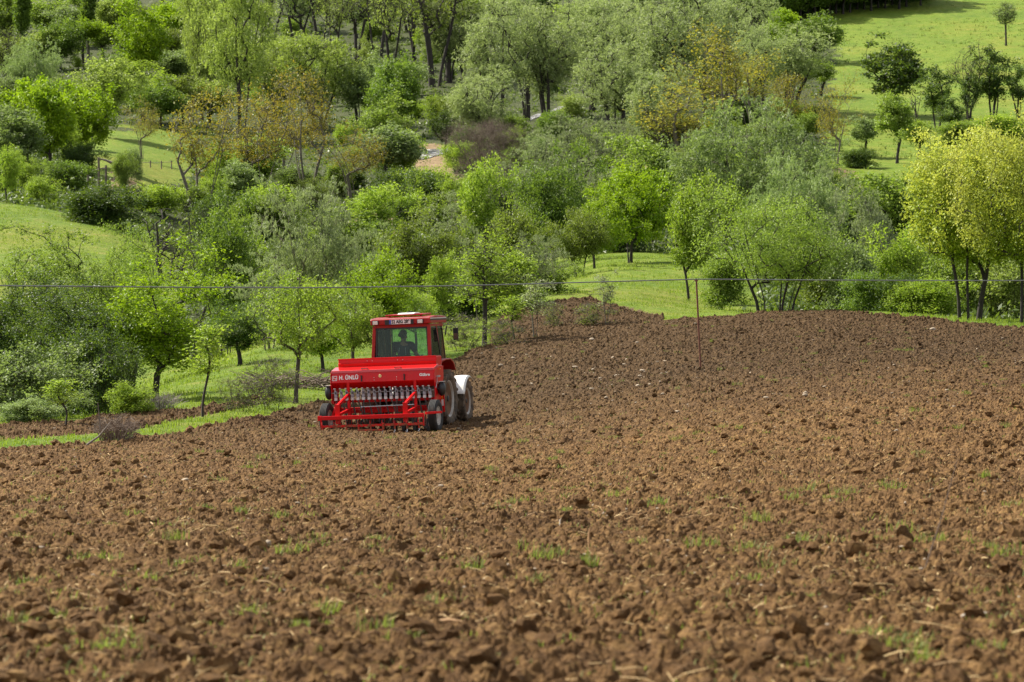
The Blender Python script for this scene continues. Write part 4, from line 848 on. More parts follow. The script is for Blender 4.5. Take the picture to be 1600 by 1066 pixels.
for px, py, l, lean, lab in ((405, 735, .85, -.32, 'thin dead stem standing slanted in the clods left below the seed drill'), (1440, 905, .75, .30, 'thin blurred dead stem leaning right in the near clods at right'), (480, 800, .4, -.12, 'short dry stem standing among the tufts at mid left')):
    Y = findY2(px, py); p = Vector(((px - 800) / F * Y, Y, float(tz((px - 800) / F, Y)))); m = MB(); m.tube([(0, 0, 0), (lean * .5 * l + .01, 0, l * .5), (lean * l, 0, l)], [.005, .004, .002], 5); o = m.build('dead_weed', TWIG); o.location = p; tag(o, lab, 'weed')
for px, py, l, lab in ((1225, 905, .24, 'longest pale curved root lying in front of the grass tufts at right'), (700, 985, .16, 'orange-brown root end in the blurred foreground, left of centre'), (875, 832, .05, 'short white chip standing upright among the clods near the centre'), (920, 870, .09, 'upright tan root stub sticking out of the soil near the centre'), (1530, 985, .09, 'white stick by the dark clods at the lower right')):
    Y = findY2(px, py); u = (px - 800) / F; z = float(surf(np.array([u]), np.array([Y]))[0]); up = 1 if 'up' in lab else 0; m = MB(); m.tube([(-l if not up else 0, 0, .0), (0, .01, .02 + up * l), (l if not up else .01, .0, .005 + up * 1.7 * l)], [l * .04 + .003, l * .05 + .004, .002], 6)
    o = m.build('root', simple('bare_root', (.45, .27, .13) if 'white' not in lab and 'pale' not in lab else (.62, .55, .45), .8)); o.location = (u * Y, Y, z); tag(o, lab, 'root')

def gate_at(px, py):
    Y = findY(px, py, 200); return at(px, Y), Y
p, Yg = gate_at(186, 286); s = Yg / F
root = empty('wooden_gate', p); tag(root, 'rough open pole gate with a slanting brace at the edge of the far clearing', 'gate')
for x, h in ((-7, 26), (8, 34)):
    m = MB(); m.tube([(x*s, 0, -.2), (x*s + .05, 0, h*s)], .10, 7); m.build('post', WOOD, root)
m = MB()
for z in (9, 19, 30): m.tube([(-5*s, 0, (z-3)*s), (8*s, 0, (z+1)*s)], .055, 6)
m.build('rails', WOOD, root); m = MB(); m.tube([(-4*s, -.1, 2*s), (8*s, -.1, 31*s)], .06, 6); m.build('brace', WOOD, root)
p, Yg = gate_at(150, 292); root = empty('pole_fence', p); tag(root, 'low pole fence left of the gate, two grey posts and crooked rails', 'fence')
for x, h in ((-12, 27), (15, 32), (4, 44)):
    m = MB(); m.tube([(x*s, .3 if x == 4 else 0, -.2), (x*s, 0, h*s)], .11, 7); m.build('post', WOOD, root)
m = MB(); m.tube([(-20*s, 0, 22*s), (-5*s, 0, 24*s), (15*s, 0, 28*s)], .06, 6); m.tube([(4*s, 0, 42*s), (14*s, 0, 40*s), (26*s, 0, 35*s)], [.07, .09, .16], 6); m.build('rails', WOOD, root)
p, Yg = gate_at(235, 262); root = empty('wire_fence', p); tag(root, 'line of short dark fence posts with a rail right of the gate in the clearing', 'fence')
for x in (-20, 0, 20, 38): m = MB(); m.tube([(x*s, 0, -.2), (x*s, 0, 12*s)], .07, 6); m.build('post', WOOD, root)
m = MB(); m.tube([(-22*s, 0, 9*s), (10*s, 0, 8*s), (40*s, 0, 10*s)], .03, 5); m.build('rail', WOOD, root)

WHITEBAG = simple('white_plastic_sheet', (.75, .76, .8), .5, var=.1, bmp=.5)
for px, py, lab in ((558, 325, 'crumpled white plastic bag on the grass beyond the silvery willow'), (681, 318, 'white rag caught in the dark shrub beyond the valley bushes')):
    Y = findY(px, py, 200); co, f = lumps(np.array([[0, 0, 0.]]), np.array([.42]), px, .6, .5); me = raw_mesh('plastic_bag', co, f, True); me.materials.append(WHITEBAG); o = link('plastic_bag', me); o.location = at(px, Y, .35 if px == 558 else 1.1); tag(o, lab, 'bag')

def stream():
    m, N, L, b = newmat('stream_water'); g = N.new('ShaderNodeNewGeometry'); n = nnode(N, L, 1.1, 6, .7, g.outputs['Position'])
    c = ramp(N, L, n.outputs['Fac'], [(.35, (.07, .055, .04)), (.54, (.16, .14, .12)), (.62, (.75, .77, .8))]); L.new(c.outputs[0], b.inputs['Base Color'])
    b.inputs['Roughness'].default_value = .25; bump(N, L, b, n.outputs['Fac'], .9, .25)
    def ribbon(path, lab):
        mb = MB(); vs = []; fs = []; P = []
        for i in range(len(path) - 1):
            for q in range(8): t = q / 8; P.append([path[i][j] * (1 - t) + path[i + 1][j] * t for j in range(3)])
        for px, py, hpx in P:
            Y = findY(px, py, 150); Y2 = findY(px, py - hpx * .62, 150)
            for j in range(7):
                y = Y + (Y2 - Y) * j / 6; x = (px - 800) / F * y; vs.append((x, y, float(gz(np.array([(px - 800) / F]), np.array([y]))[0]) + .07))
        for i in range(len(P) - 1):
            for j in range(6): fs.append((i*7+j, i*7+j+1, (i+1)*7+j+1, (i+1)*7+j))
        mb.add(vs, fs); tag(mb.build('stream', m, smooth=True), lab, kind='structure')
    ribbon([(635, 246, 14), (660, 250, 24), (700, 240, 12), (740, 216, 7), (790, 204, 9), (835, 187, 8), (868, 175, 8), (900, 160, 8), (930, 150, 5)], 'shallow sparkling stream winding between the valley trees')
    ribbon([(1318, 372, 16), (1345, 384, 18), (1375, 392, 14)], 'glittering bend of the stream behind the trees at right')
    ribbon([(1030, 275, 10), (1055, 282, 14), (1075, 284, 8)], 'shallow rapids by the gravel bank')
stream()
# ---------------------------------------------------------------- trees
BARK = simple('bark', (0.075, 0.06, 0.047), 0.9, var=0.4, scale=5, bmp=0.5)
BARKG = simple('grey_bark', (0.13, 0.115, 0.09), 0.9, var=0.35, scale=5, bmp=0.4)
BARKD = simple('dark_bark', (0.035, 0.029, 0.025), 0.9, var=0.4, scale=5, bmp=0.4)
BARKR = simple('reddish_twigs', (0.17, 0.13, 0.10), 0.9, var=0.3, scale=5)
LV = dict(
 bright=leafmat('bright_leaf', (.10, .21, .006), (.37, .49, .018), .42),
 lime=leafmat('lime_leaf', (.12, .22, .012), (.38, .47, .07), .42),
 fresh=leafmat('fresh_leaf', (.08, .15, .014), (.31, .40, .08), .4),
 mid=leafmat('mid_leaf', (.055, .12, .014), (.18, .265, .045), .38),
 dark=leafmat('dark_leaf', (.02, .05, .009), (.075, .14, .022), .3),  # dark greens; also the painted shade of the left hollow
 pale=leafmat('pale_leaf', (.09, .15, .04), (.35, .43, .19), .38),
 silver=leafmat('silver_leaf', (.11, .15, .06), (.41, .46, .26), .35),
 willow=leafmat('willow_leaf', (.16, .215, .075), (.44, .50, .24), .4),
 ygw=leafmat('yellow_willow_leaf', (.17, .24, .04), (.38, .45, .12), .42),
 orange=leafmat('orange_bud', (.15, .22, .02), (.34, .31, .035), .4, trc=(.5, .34, .03)),
 gold=leafmat('golden_bud', (.16, .24, .025), (.36, .35, .05), .4, trc=(.6, .45, .03)),
 bloom=leafmat('blossom_leaf', (.19, .29, .014), (.52, .57, .11), .45, trc=(.5, .5, .05)),
 olive=leafmat('olive_leaf', (.09, .13, .018), (.22, .27, .05), .38))

def tree_mesh(name, seed, H=6., W=5., cb=.15, stems=1, nc=80, rc=.5, nl=120, ll=.1, lw=.06, mat='fresh', bark=BARK, twigs=4, droop=0., strands=0, shape='round', tr=.03, lobes=5, flat=.75, bend=.06, sh=1.0, tipgreen=0.0, upb=.5, spread=.22):
    nl = int(nl * (1.2 if not strands else 1.2)) if nl > 30 else int(nl * 1.3); rc *= 1.18; flat = flat * 1.35 if flat > .6 else flat
    r = np.random.default_rng(seed); rr = random.Random(seed)
    # uneven outline: a few big lobes of clumps around the axis
    pts = []; lob = []
    for k in range(lobes):
        a = rr.uniform(0, 6.28); e = rr.uniform(-.2, 1.) ; lob.append((math.cos(a) * math.cos(e), math.sin(a) * math.cos(e), math.sin(e), rr.uniform(.15, .48)))
    cz = H * (cb + (1 - cb) * .5); hz = H * (1 - cb) * .5 - rc * .5; hx = W * .5 - rc * .6; tries = 0
    while len(pts) < nc and tries < nc * 40:
        tries += 1; d = r.normal(size=3); d /= np.linalg.norm(d); q = (0.12 + .88 * r.random()) ** .5
        f = .70 + sum(g * max(0, d @ np.array([a, b, c])) ** 4 for a, b, c, g in lob) - .12 * r.random()
        x, y, z = d * q * f
        if shape == 'cone': k = 1.05 - .55 * (z + 1) / 2 ; x *= k; y *= k
        if shape == 'umbrella': z = z * .7 + .3 * (1 - (x*x + y*y)); x *= 1.05; y *= 1.05
        if shape == 'bush': z = abs(z) * 2 - 1 if z < 0 else z; k = 1 - .15 * max(0, z); x *= k; y *= k
        if shape == 'column': x *= 1 - .5 * abs(z); y *= 1 - .5 * abs(z)
        p = np.array([x * hx, y * hx, cz + z * hz])
        if p[2] < rc * .3: continue
        pts.append(p)
    pts = np.array(pts)
    nodes = []; par = []
    def add(p, j): nodes.append(np.array(p, float)); par.append(j); return len(nodes) - 1
    for s in range(stems):
        a = rr.uniform(0, 6.28); off = 0 if stems == 1 else W * .03 * stems ** .5; sp = 0 if stems == 1 else W * spread
        j = add((math.cos(a) * off, math.sin(a) * off, -.3), -1); n = 7; ph = rr.uniform(0, 6)
        top = H * (cb + (1 - cb) * rr.uniform(.55, .75))
        for k in range(1, n + 1):
            t = k / n; j = add((math.cos(a) * (off + sp * t ** 1.2) + math.sin(ph + t * 5) * H * bend * t * .5, math.sin(a) * (off + sp * t ** 1.2) + math.cos(ph + t * 4) * H * bend * t * .5, top * t), j)
    order = np.argsort(np.linalg.norm((pts - np.array([0, 0, H * cb])), axis=1)); tips = []
    for i in order:
        p = pts[i]; A = np.array(nodes); dv = p - A; dist = np.linalg.norm(dv, axis=1)
        cost = dist + np.maximum(0, A[:, 2] - p[2] + upb * np.linalg.norm(dv[:, :2], axis=1)) * 1.1; cost[A[:, 2] < H * cb * .6] += H * .35
        j = int(np.argmin(cost)); a0 = A[j]; L_ = dist[j]; m1 = a0 + (p - a0) * .4 + np.array([0, 0, -L_ * .02 + L_ * .10]) + r.normal(size=3) * L_ * .06; m2 = a0 + (p - a0) * .72 + np.array([0, 0, L_ * .08]) + r.normal(size=3) * L_ * .05
        j = add(m1, j); j = add(m2, j); j = add(p, j); tips.append(j)
    n = len(nodes); cnt = np.zeros(n); cnt[tips] = 1
    for i in range(n - 1, -1, -1):
        if par[i] >= 0: cnt[par[i]] += cnt[i]
    rad = tr * H * .5 * (np.maximum(cnt, .5) / nc * max(1, stems ** .5)) ** .52; vs = []; fs = []; A = np.array(nodes)
    def seg(a, b, ra, rb, k):
        d = b - a; L_ = np.linalg.norm(d)
        if L_ < 1e-5: return
        d /= L_; ref = np.array([0, 0, 1.]) if abs(d[2]) < .9 else np.array([1., 0, 0]); u = np.cross(d, ref); u /= np.linalg.norm(u); v = np.cross(d, u); b0 = len(vs)
        for q, rd in ((a, ra), (b, rb)):
            for t in range(k): an = 6.2832 * t / k; vs.append(q + (u * math.cos(an) + v * math.sin(an)) * rd)
        for t in range(k): fs.append((b0 + t, b0 + (t + 1) % k, b0 + k + (t + 1) % k, b0 + k + t))
    for i in range(n):
        if par[i] >= 0:
            rp = rad[par[i]] if par[par[i]] >= 0 else rad[par[i]] * 1.35
            seg(A[par[i]], A[i] + (A[i] - A[par[i]]) * .03, min(rp, rad[i] * 1.6), rad[i], 7 if rad[i] > .05 else 4)
    rt = max(.006, tr * H * .02)
    for p in pts:
        for _ in range(twigs):
            d = r.normal(size=3); d /= np.linalg.norm(d); d[2] = abs(d[2]) * (1 if droop < .3 else -.5) + .1; e = p + d * rc * (.6 + .6 * r.random()); seg(p - d * rc * .3, e, rt, rt * .4, 3)
            if twigs > 5:
                for _ in range(2): d2 = d + r.normal(size=3) * .5; seg(p + (e - p) * .5, p + (e - p) * .5 + d2 * rc * .45, rt * .6, rt * .25, 3)
    tm = raw_mesh('trunk', np.array(vs), np.array(fs), True); tm.materials.append(bark)
    lm = None
    if nl > 0:
        nP = len(pts); ct = r.random(nP)
        if strands:
            per = strands; st = np.repeat(pts, per, 0); d = r.normal(size=(len(st), 3)); d[:, 2] *= .5; d /= np.linalg.norm(d, axis=1)[:, None]
            out = st - np.array([0, 0, cz]); out[:, 2] *= .3; out /= np.linalg.norm(out, axis=1)[:, None] + 1e-6; d = d * .8 + out * .5
            st = st + d * rc * (.3 + .5 * r.random((len(st), 1))); Ls = rc * (.7 + 1.3 * r.random(len(st))) * (.4 + droop); k = max(3, nl // per); T = (np.arange(k) + .5) / k
            t_ = T[None, :] * np.ones((len(st), 1)); hor = .55 * (1 - np.exp(-t_ * 2.0)); ver = .5 * t_ * (1 - t_) * 1.2 - droop * t_ ** 1.4
            pos = st[:, None, :] + d[:, None, :] * (hor * Ls[:, None])[..., None]; pos[..., 2] += ver * Ls[:, None] + 0
            dirv = np.stack([d[:, 0:1] * .4 * np.exp(-t_ * 2), d[:, 1:2] * .4 * np.exp(-t_ * 2), .35 - droop * 1.3 * t_ ** .5], -1) + r.normal(size=pos.shape) * .33
            pos = pos.reshape(-1, 3) + r.normal(size=(pos.shape[0] * k, 3)) * rc * .05; tan = dirv.reshape(-1, 3); tn = np.repeat(np.repeat(ct, per), k); cid = None
        else:
            pos = np.repeat(pts, nl, 0); d = r.normal(size=pos.shape); d /= np.linalg.norm(d, axis=1)[:, None]; q = (r.random(len(pos)) ** .38)[:, None]
            sub = r.normal(size=(nP, 6, 3)); sub /= np.linalg.norm(sub, axis=2)[..., None]; pick = sub[np.repeat(np.arange(nP), nl), r.integers(0, 6, len(pos))]
            d = d * .6 + pick * .75; pos = pos + d * q * rc * np.array([1, 1, flat]) * sh; tan = d * .5 + r.normal(size=d.shape) * .7; tan[:, 2] -= droop; tn = np.repeat(ct, nl)
        keep = pos[:, 2] > .03; pos = pos[keep]; tan = tan[keep]; tn = tn[keep]; N = len(pos); tan /= np.linalg.norm(tan, axis=1)[:, None] + 1e-9
        nr = r.normal(size=pos.shape) * .6 + np.array([0, 0, .7]); bi = np.cross(tan, nr); bi /= np.linalg.norm(bi, axis=1)[:, None] + 1e-9; nn = np.cross(bi, tan)
        s = (.6 + .7 * r.random(N))[:, None]; l = ll * .5 * s; wd = lw * .5 * s
        co = np.stack([pos - tan * l, pos + bi * wd + nn * wd * .35, pos + tan * l, pos - bi * wd + nn * wd * .35], 1).reshape(-1, 3)
        f = np.arange(N * 4).reshape(N, 4); zt = (pos[:, 2] / H); rd = np.linalg.norm(pos[:, :2], axis=1) / (W * .5)
        tint = .30 * tn + .45 * r.random(N) + .12
        if tipgreen: tint = np.clip((np.maximum(rd, zt) - .45) * 1.5 * tipgreen + .25 * tn + .3 * r.random(N) - .12, 0, 1)
        lm = raw_mesh('crown', co, f, False, tint); lm.materials.append(LV[mat])
    if nl > 30:
        H = float(np.percentile(pos[:, 2], 99.6)); W = float(np.percentile(np.abs(pos[:, :2]), 98.5)) * 2 * 1.0
    else: H = float(np.percentile(np.array(vs)[:, 2], 99.8)); W = float(np.percentile(np.abs(np.array(vs)[:, :2]), 98.5)) * 2
    return tm, lm, H, W

SPEC = {
 # near trees
 'fruit': dict(H=4.6, W=3.4, cb=.16, nc=75, rc=.36, nl=105, ll=.085, lw=.052, mat='lime', bark=BARK, tr=.030, lobes=7),
 'fruitb': dict(H=4.6, W=3.4, cb=.12, nc=85, rc=.36, nl=120, ll=.085, lw=.055, mat='bright', bark=BARKD, tr=.030, lobes=7),
 'neardark': dict(H=6.5, W=4.4, cb=.04, nc=150, rc=.36, nl=118, ll=.085, lw=.05, mat='fresh', bark=BARKD, tr=.026, lobes=6, stems=3, twigs=4, bend=.02),
 'neardeep': dict(H=6.5, W=4.0, cb=.05, nc=120, rc=.42, nl=130, ll=.09, lw=.055, mat='dark', bark=BARKD, tr=.030, lobes=6),  # dark leaf colour stands in for shade low among the left trees
 'nearfresh': dict(H=5.2, W=3.6, cb=.03, nc=110, rc=.40, nl=120, ll=.09, lw=.055, mat='bright', bark=BARKD, tr=.028, lobes=6),
 'edgebush': dict(H=2.2, W=3.0, cb=.0, nc=80, rc=.30, nl=120, ll=.085, lw=.05, mat='pale', bark=BARK, tr=.02, stems=5, shape='bush'),
 'multistem': dict(H=4.8, W=6.2, cb=.04, nc=170, rc=.44, nl=110, ll=.10, lw=.05, mat='fresh', bark=BARKD, tr=.024, stems=9, lobes=7),
 'blossom': dict(H=8.2, W=7.4, cb=.03, nc=240, rc=.5, nl=110, ll=.11, lw=.085, mat='bloom', bark=BARKD, tr=.022, lobes=5, stems=3, spread=.12, tipgreen=1.0, flat=.7),
 'sapling': dict(H=3., W=1.3, cb=.25, nc=26, rc=.20, nl=36, ll=.08, lw=.045, mat='lime', bark=BARKD, tr=.014, bend=.10, twigs=3),
 'sapsilver': dict(H=3., W=1.1, cb=.12, nc=30, rc=.18, nl=30, ll=.075, lw=.03, mat='silver', bark=BARKG, tr=.010, bend=.03, twigs=4, stems=2),
 'tier': dict(H=5., W=3.2, cb=.14, nc=60, rc=.40, nl=62, ll=.085, lw=.05, mat='lime', bark=BARKD, tr=.024, flat=.65, upb=.4, bend=.02, shape='cone', twigs=6),
 'scrub': dict(H=2., W=2., cb=.0, nc=40, rc=.25, nl=32, ll=.07, lw=.035, mat='olive', bark=BARKG, tr=.012, stems=7, shape='bush', twigs=9),
 'shrub': dict(H=3., W=3.4, cb=.0, nc=80, rc=.42, nl=110, ll=.12, lw=.06, mat='fresh', bark=BARKD, tr=.018, stems=5, shape='bush', lobes=6),
 'hollow': dict(H=3., W=3.4, cb=.0, nc=90, rc=.36, nl=110, ll=.085, lw=.05, mat='dark', bark=BARKD, tr=.018, stems=5, shape='bush', lobes=6),  # added bushes whose dark leaves paint the black shade of the left hollow
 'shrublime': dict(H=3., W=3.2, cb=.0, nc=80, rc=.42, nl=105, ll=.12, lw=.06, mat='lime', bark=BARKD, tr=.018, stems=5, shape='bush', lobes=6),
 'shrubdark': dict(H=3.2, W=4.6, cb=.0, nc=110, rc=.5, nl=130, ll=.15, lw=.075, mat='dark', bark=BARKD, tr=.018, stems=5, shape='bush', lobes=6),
 # valley trees
 'silverbush': dict(H=6.4, W=6.4, cb=.03, nc=130, rc=.62, nl=126, ll=.19, lw=.045, mat='silver', bark=BARKG, tr=.022, stems=5, strands=14, droop=-.25, lobes=7),
 'silverdeep': dict(H=7.5, W=9, cb=.03, nc=160, rc=.75, nl=140, ll=.25, lw=.06, mat='pale', bark=BARKG, tr=.022, stems=5, strands=14, droop=.35, lobes=7),
 'midbush': dict(H=6, W=6, cb=.04, nc=110, rc=.62, nl=130, ll=.17, lw=.09, mat='olive', bark=BARKD, tr=.022, stems=4, lobes=7),
 'darkpale': dict(H=6.5, W=6, cb=.03, nc=120, rc=.62, nl=130, ll=.17, lw=.09, mat='mid', bark=BARKD, tr=.022, stems=3, lobes=7),
 'brightmid': dict(H=7, W=6, cb=.03, nc=130, rc=.52, nl=110, ll=.19, lw=.11, mat='bright', bark=BARKD, tr=.026, stems=2, lobes=8),
 'limemid': dict(H=7, W=5, cb=.0, nc=100, rc=.5, nl=90, ll=.18, lw=.10, mat='lime', bark=BARKD, tr=.026, stems=2, lobes=8),
 'orange': dict(H=11, W=8, cb=.18, nc=110, rc=.85, nl=20, ll=.22, lw=.11, mat='orange', bark=BARKG, tr=.020, stems=4, lobes=7, twigs=5),
 'gold': dict(H=12, W=7, cb=.2, nc=100, rc=.9, nl=19, ll=.24, lw=.12, mat='gold', bark=BARKG, tr=.020, stems=3, lobes=7, twigs=5),
 'willow': dict(H=15, W=9, cb=.14, nc=150, rc=1.15, nl=70, ll=.5, lw=.10, mat='willow', bark=BARKD, tr=.034, stems=4, strands=15, droop=.34, lobes=7),
 'ygwillow': dict(H=15, W=11, cb=.10, nc=150, rc=1.15, nl=74, ll=.48, lw=.13, mat='ygw', bark=BARKD, tr=.032, stems=3, strands=16, droop=.3, lobes=7),
 'farfresh': dict(H=12, W=7.5, cb=.12, nc=105, rc=1.0, nl=66, ll=.36, lw=.22, mat='fresh', bark=BARKD, tr=.028, lobes=8, stems=2),
 'farbright': dict(H=11, W=8, cb=.03, nc=120, rc=.8, nl=92, ll=.33, lw=.2, mat='bright', bark=BARKD, tr=.030, lobes=8),
 'fardark': dict(H=11, W=9, cb=.04, nc=120, rc=.95, nl=84, ll=.34, lw=.2, mat='mid', bark=BARKD, tr=.028, lobes=8),
 'umbrella': dict(H=13, W=9, cb=.42, nc=90, rc=.95, nl=120, ll=.33, lw=.2, mat='bright', bark=BARKD, tr=.036, lobes=8, shape='umbrella', bend=.05),
 'layered': dict(H=10, W=8, cb=.02, nc=110, rc=.8, nl=46, ll=.32, lw=.2, mat='dark', bark=BARKD, tr=.030, flat=.4, upb=.15, lobes=4, stems=2, twigs=6),
 'slim': dict(H=10, W=5, cb=.10, nc=70, rc=.55, nl=52, ll=.28, lw=.15, mat='dark', bark=BARKD, tr=.026, lobes=9, twigs=6, stems=3, flat=1.0),
 'slimlime': dict(H=8, W=4.6, cb=.16, nc=70, rc=.55, nl=80, ll=.24, lw=.13, mat='fresh', bark=BARKD, tr=.026, lobes=6, twigs=4, stems=2),
 'bare': dict(H=15, W=9, cb=.22, nc=110, rc=.8, nl=12, ll=.34, lw=.18, mat='olive', bark=BARKD, tr=.034, lobes=7, twigs=9, stems=2),
 'snag': dict(bend=.015, H=10, W=5, cb=.2, nc=28, rc=.7, nl=0, bark=BARKD, tr=.045, lobes=6, twigs=3, stems=2),
 'crooked': dict(H=6, W=5, cb=.25, nc=60, rc=.6, nl=9, ll=.14, lw=.08, mat='olive', bark=BARKD, tr=.034, lobes=7, twigs=7, stems=2, bend=.12),
 'poplar': dict(H=16, W=2.4, cb=.02, nc=110, rc=.6, nl=70, ll=.36, lw=.16, mat='mid', bark=BARKG, tr=.02, shape='column', lobes=2, droop=-.8),
 'brownbush': dict(H=8, W=11, cb=.0, nc=230, rc=.95, nl=0, bark=BARKR, tr=.016, shape='bush', stems=14, twigs=15, lobes=4),
 'lone': dict(H=10, W=5.5, cb=.25, nc=120, rc=.5, nl=12, ll=.25, lw=.14, mat='pale', bark=BARKD, tr=.028, lobes=3, twigs=10, bend=.01),
}
CAT = dict(fruit='fruit_tree', fruitb='leafy_tree', neardark='thin_leaved_tree', neardeep='leafy_tree', nearfresh='leafy_tree', edgebush='bush', multistem='multi_stemmed_tree', blossom='blossoming_tree', sapling='sapling', sapsilver='sapling', tier='young_tree', scrub='scrub_bush', shrub='bush', shrublime='bush', shrubdark='dark_bush', hollow='dark_bush', silverbush='willow_bush', silverdeep='willow_tree', midbush='bush', darkpale='leafy_tree', brightmid='leafy_tree', limemid='leafy_tree', orange='budding_tree', gold='budding_tree', willow='willow_tree', ygwillow='willow_tree', farfresh='leafy_tree', farbright='leafy_tree', fardark='leafy_tree', umbrella='leafy_tree', layered='leafy_tree', slim='slim_tree', slimlime='slim_tree', bare='bare_tree', snag='dead_tree', crooked='bare_tree', poplar='poplar_tree', brownbush='leafless_bush', lone='young_tree')
_cache = {}
def proto(kind, var):
    if (kind, var) not in _cache: _cache[(kind, var)] = tree_mesh(kind, sum(map(ord, kind)) * 7 + var * 101, **SPEC[kind])
    return _cache[(kind, var)]
NVAR = dict(willow=3, ygwillow=2, fruit=2, farfresh=3, bare=3, orange=3, shrub=3, shrublime=2, slim=3, neardark=2, brightmid=2, farbright=3, silverbush=2, fardark=2, gold=2, blossom=2, midbush=2)
_n = {}
TONES = dict(farfresh=['fresh', 'ygw', 'pale', 'lime', 'ygw', 'olive', 'fresh'], shrub=['fresh', 'olive', 'fresh', 'pale', 'mid', 'lime', 'ygw'], bare=['olive', 'ygw', 'pale'], slimlime=['fresh', 'lime', 'pale'])
def plant(kind, px, base, top, wpx, lab, group=None, Y=None, lean=0):
    """base: picture row where the foot stands (the ground under it decides the distance), or Y: distance"""
    if Y is None: Y = findY(px, base, 126)
    _n[kind] = _n.get(kind, -1) + 1; tm, lm, H, W = proto(kind, _n[kind] % NVAR.get(kind, 1))
    p = at(px, Y); h = (HY - top) / F * Y - p.z; wd = wpx / F * Y
    root = empty(CAT[kind], p, (R(random.uniform(-2, 2)), R(random.uniform(-2, 2) + lean), random.uniform(0, 6.28))); root.scale = (wd / W, wd / W, h / H)
    name = CAT[kind]; tag(root, lab, 'bush' if 'bush' in name else 'sapling' if name == 'sapling' else 'tree', group)
    link('branches' if 'bush' in name else 'trunk', tm, root)
    if lm:
        f = link('foliage' if 'bush' in name else 'crown', lm, root)
        if kind in TONES: f.material_slots[0].link = 'OBJECT'; f.material_slots[0].material = LV[TONES[kind][_n[kind] % len(TONES[kind])]]
    return root
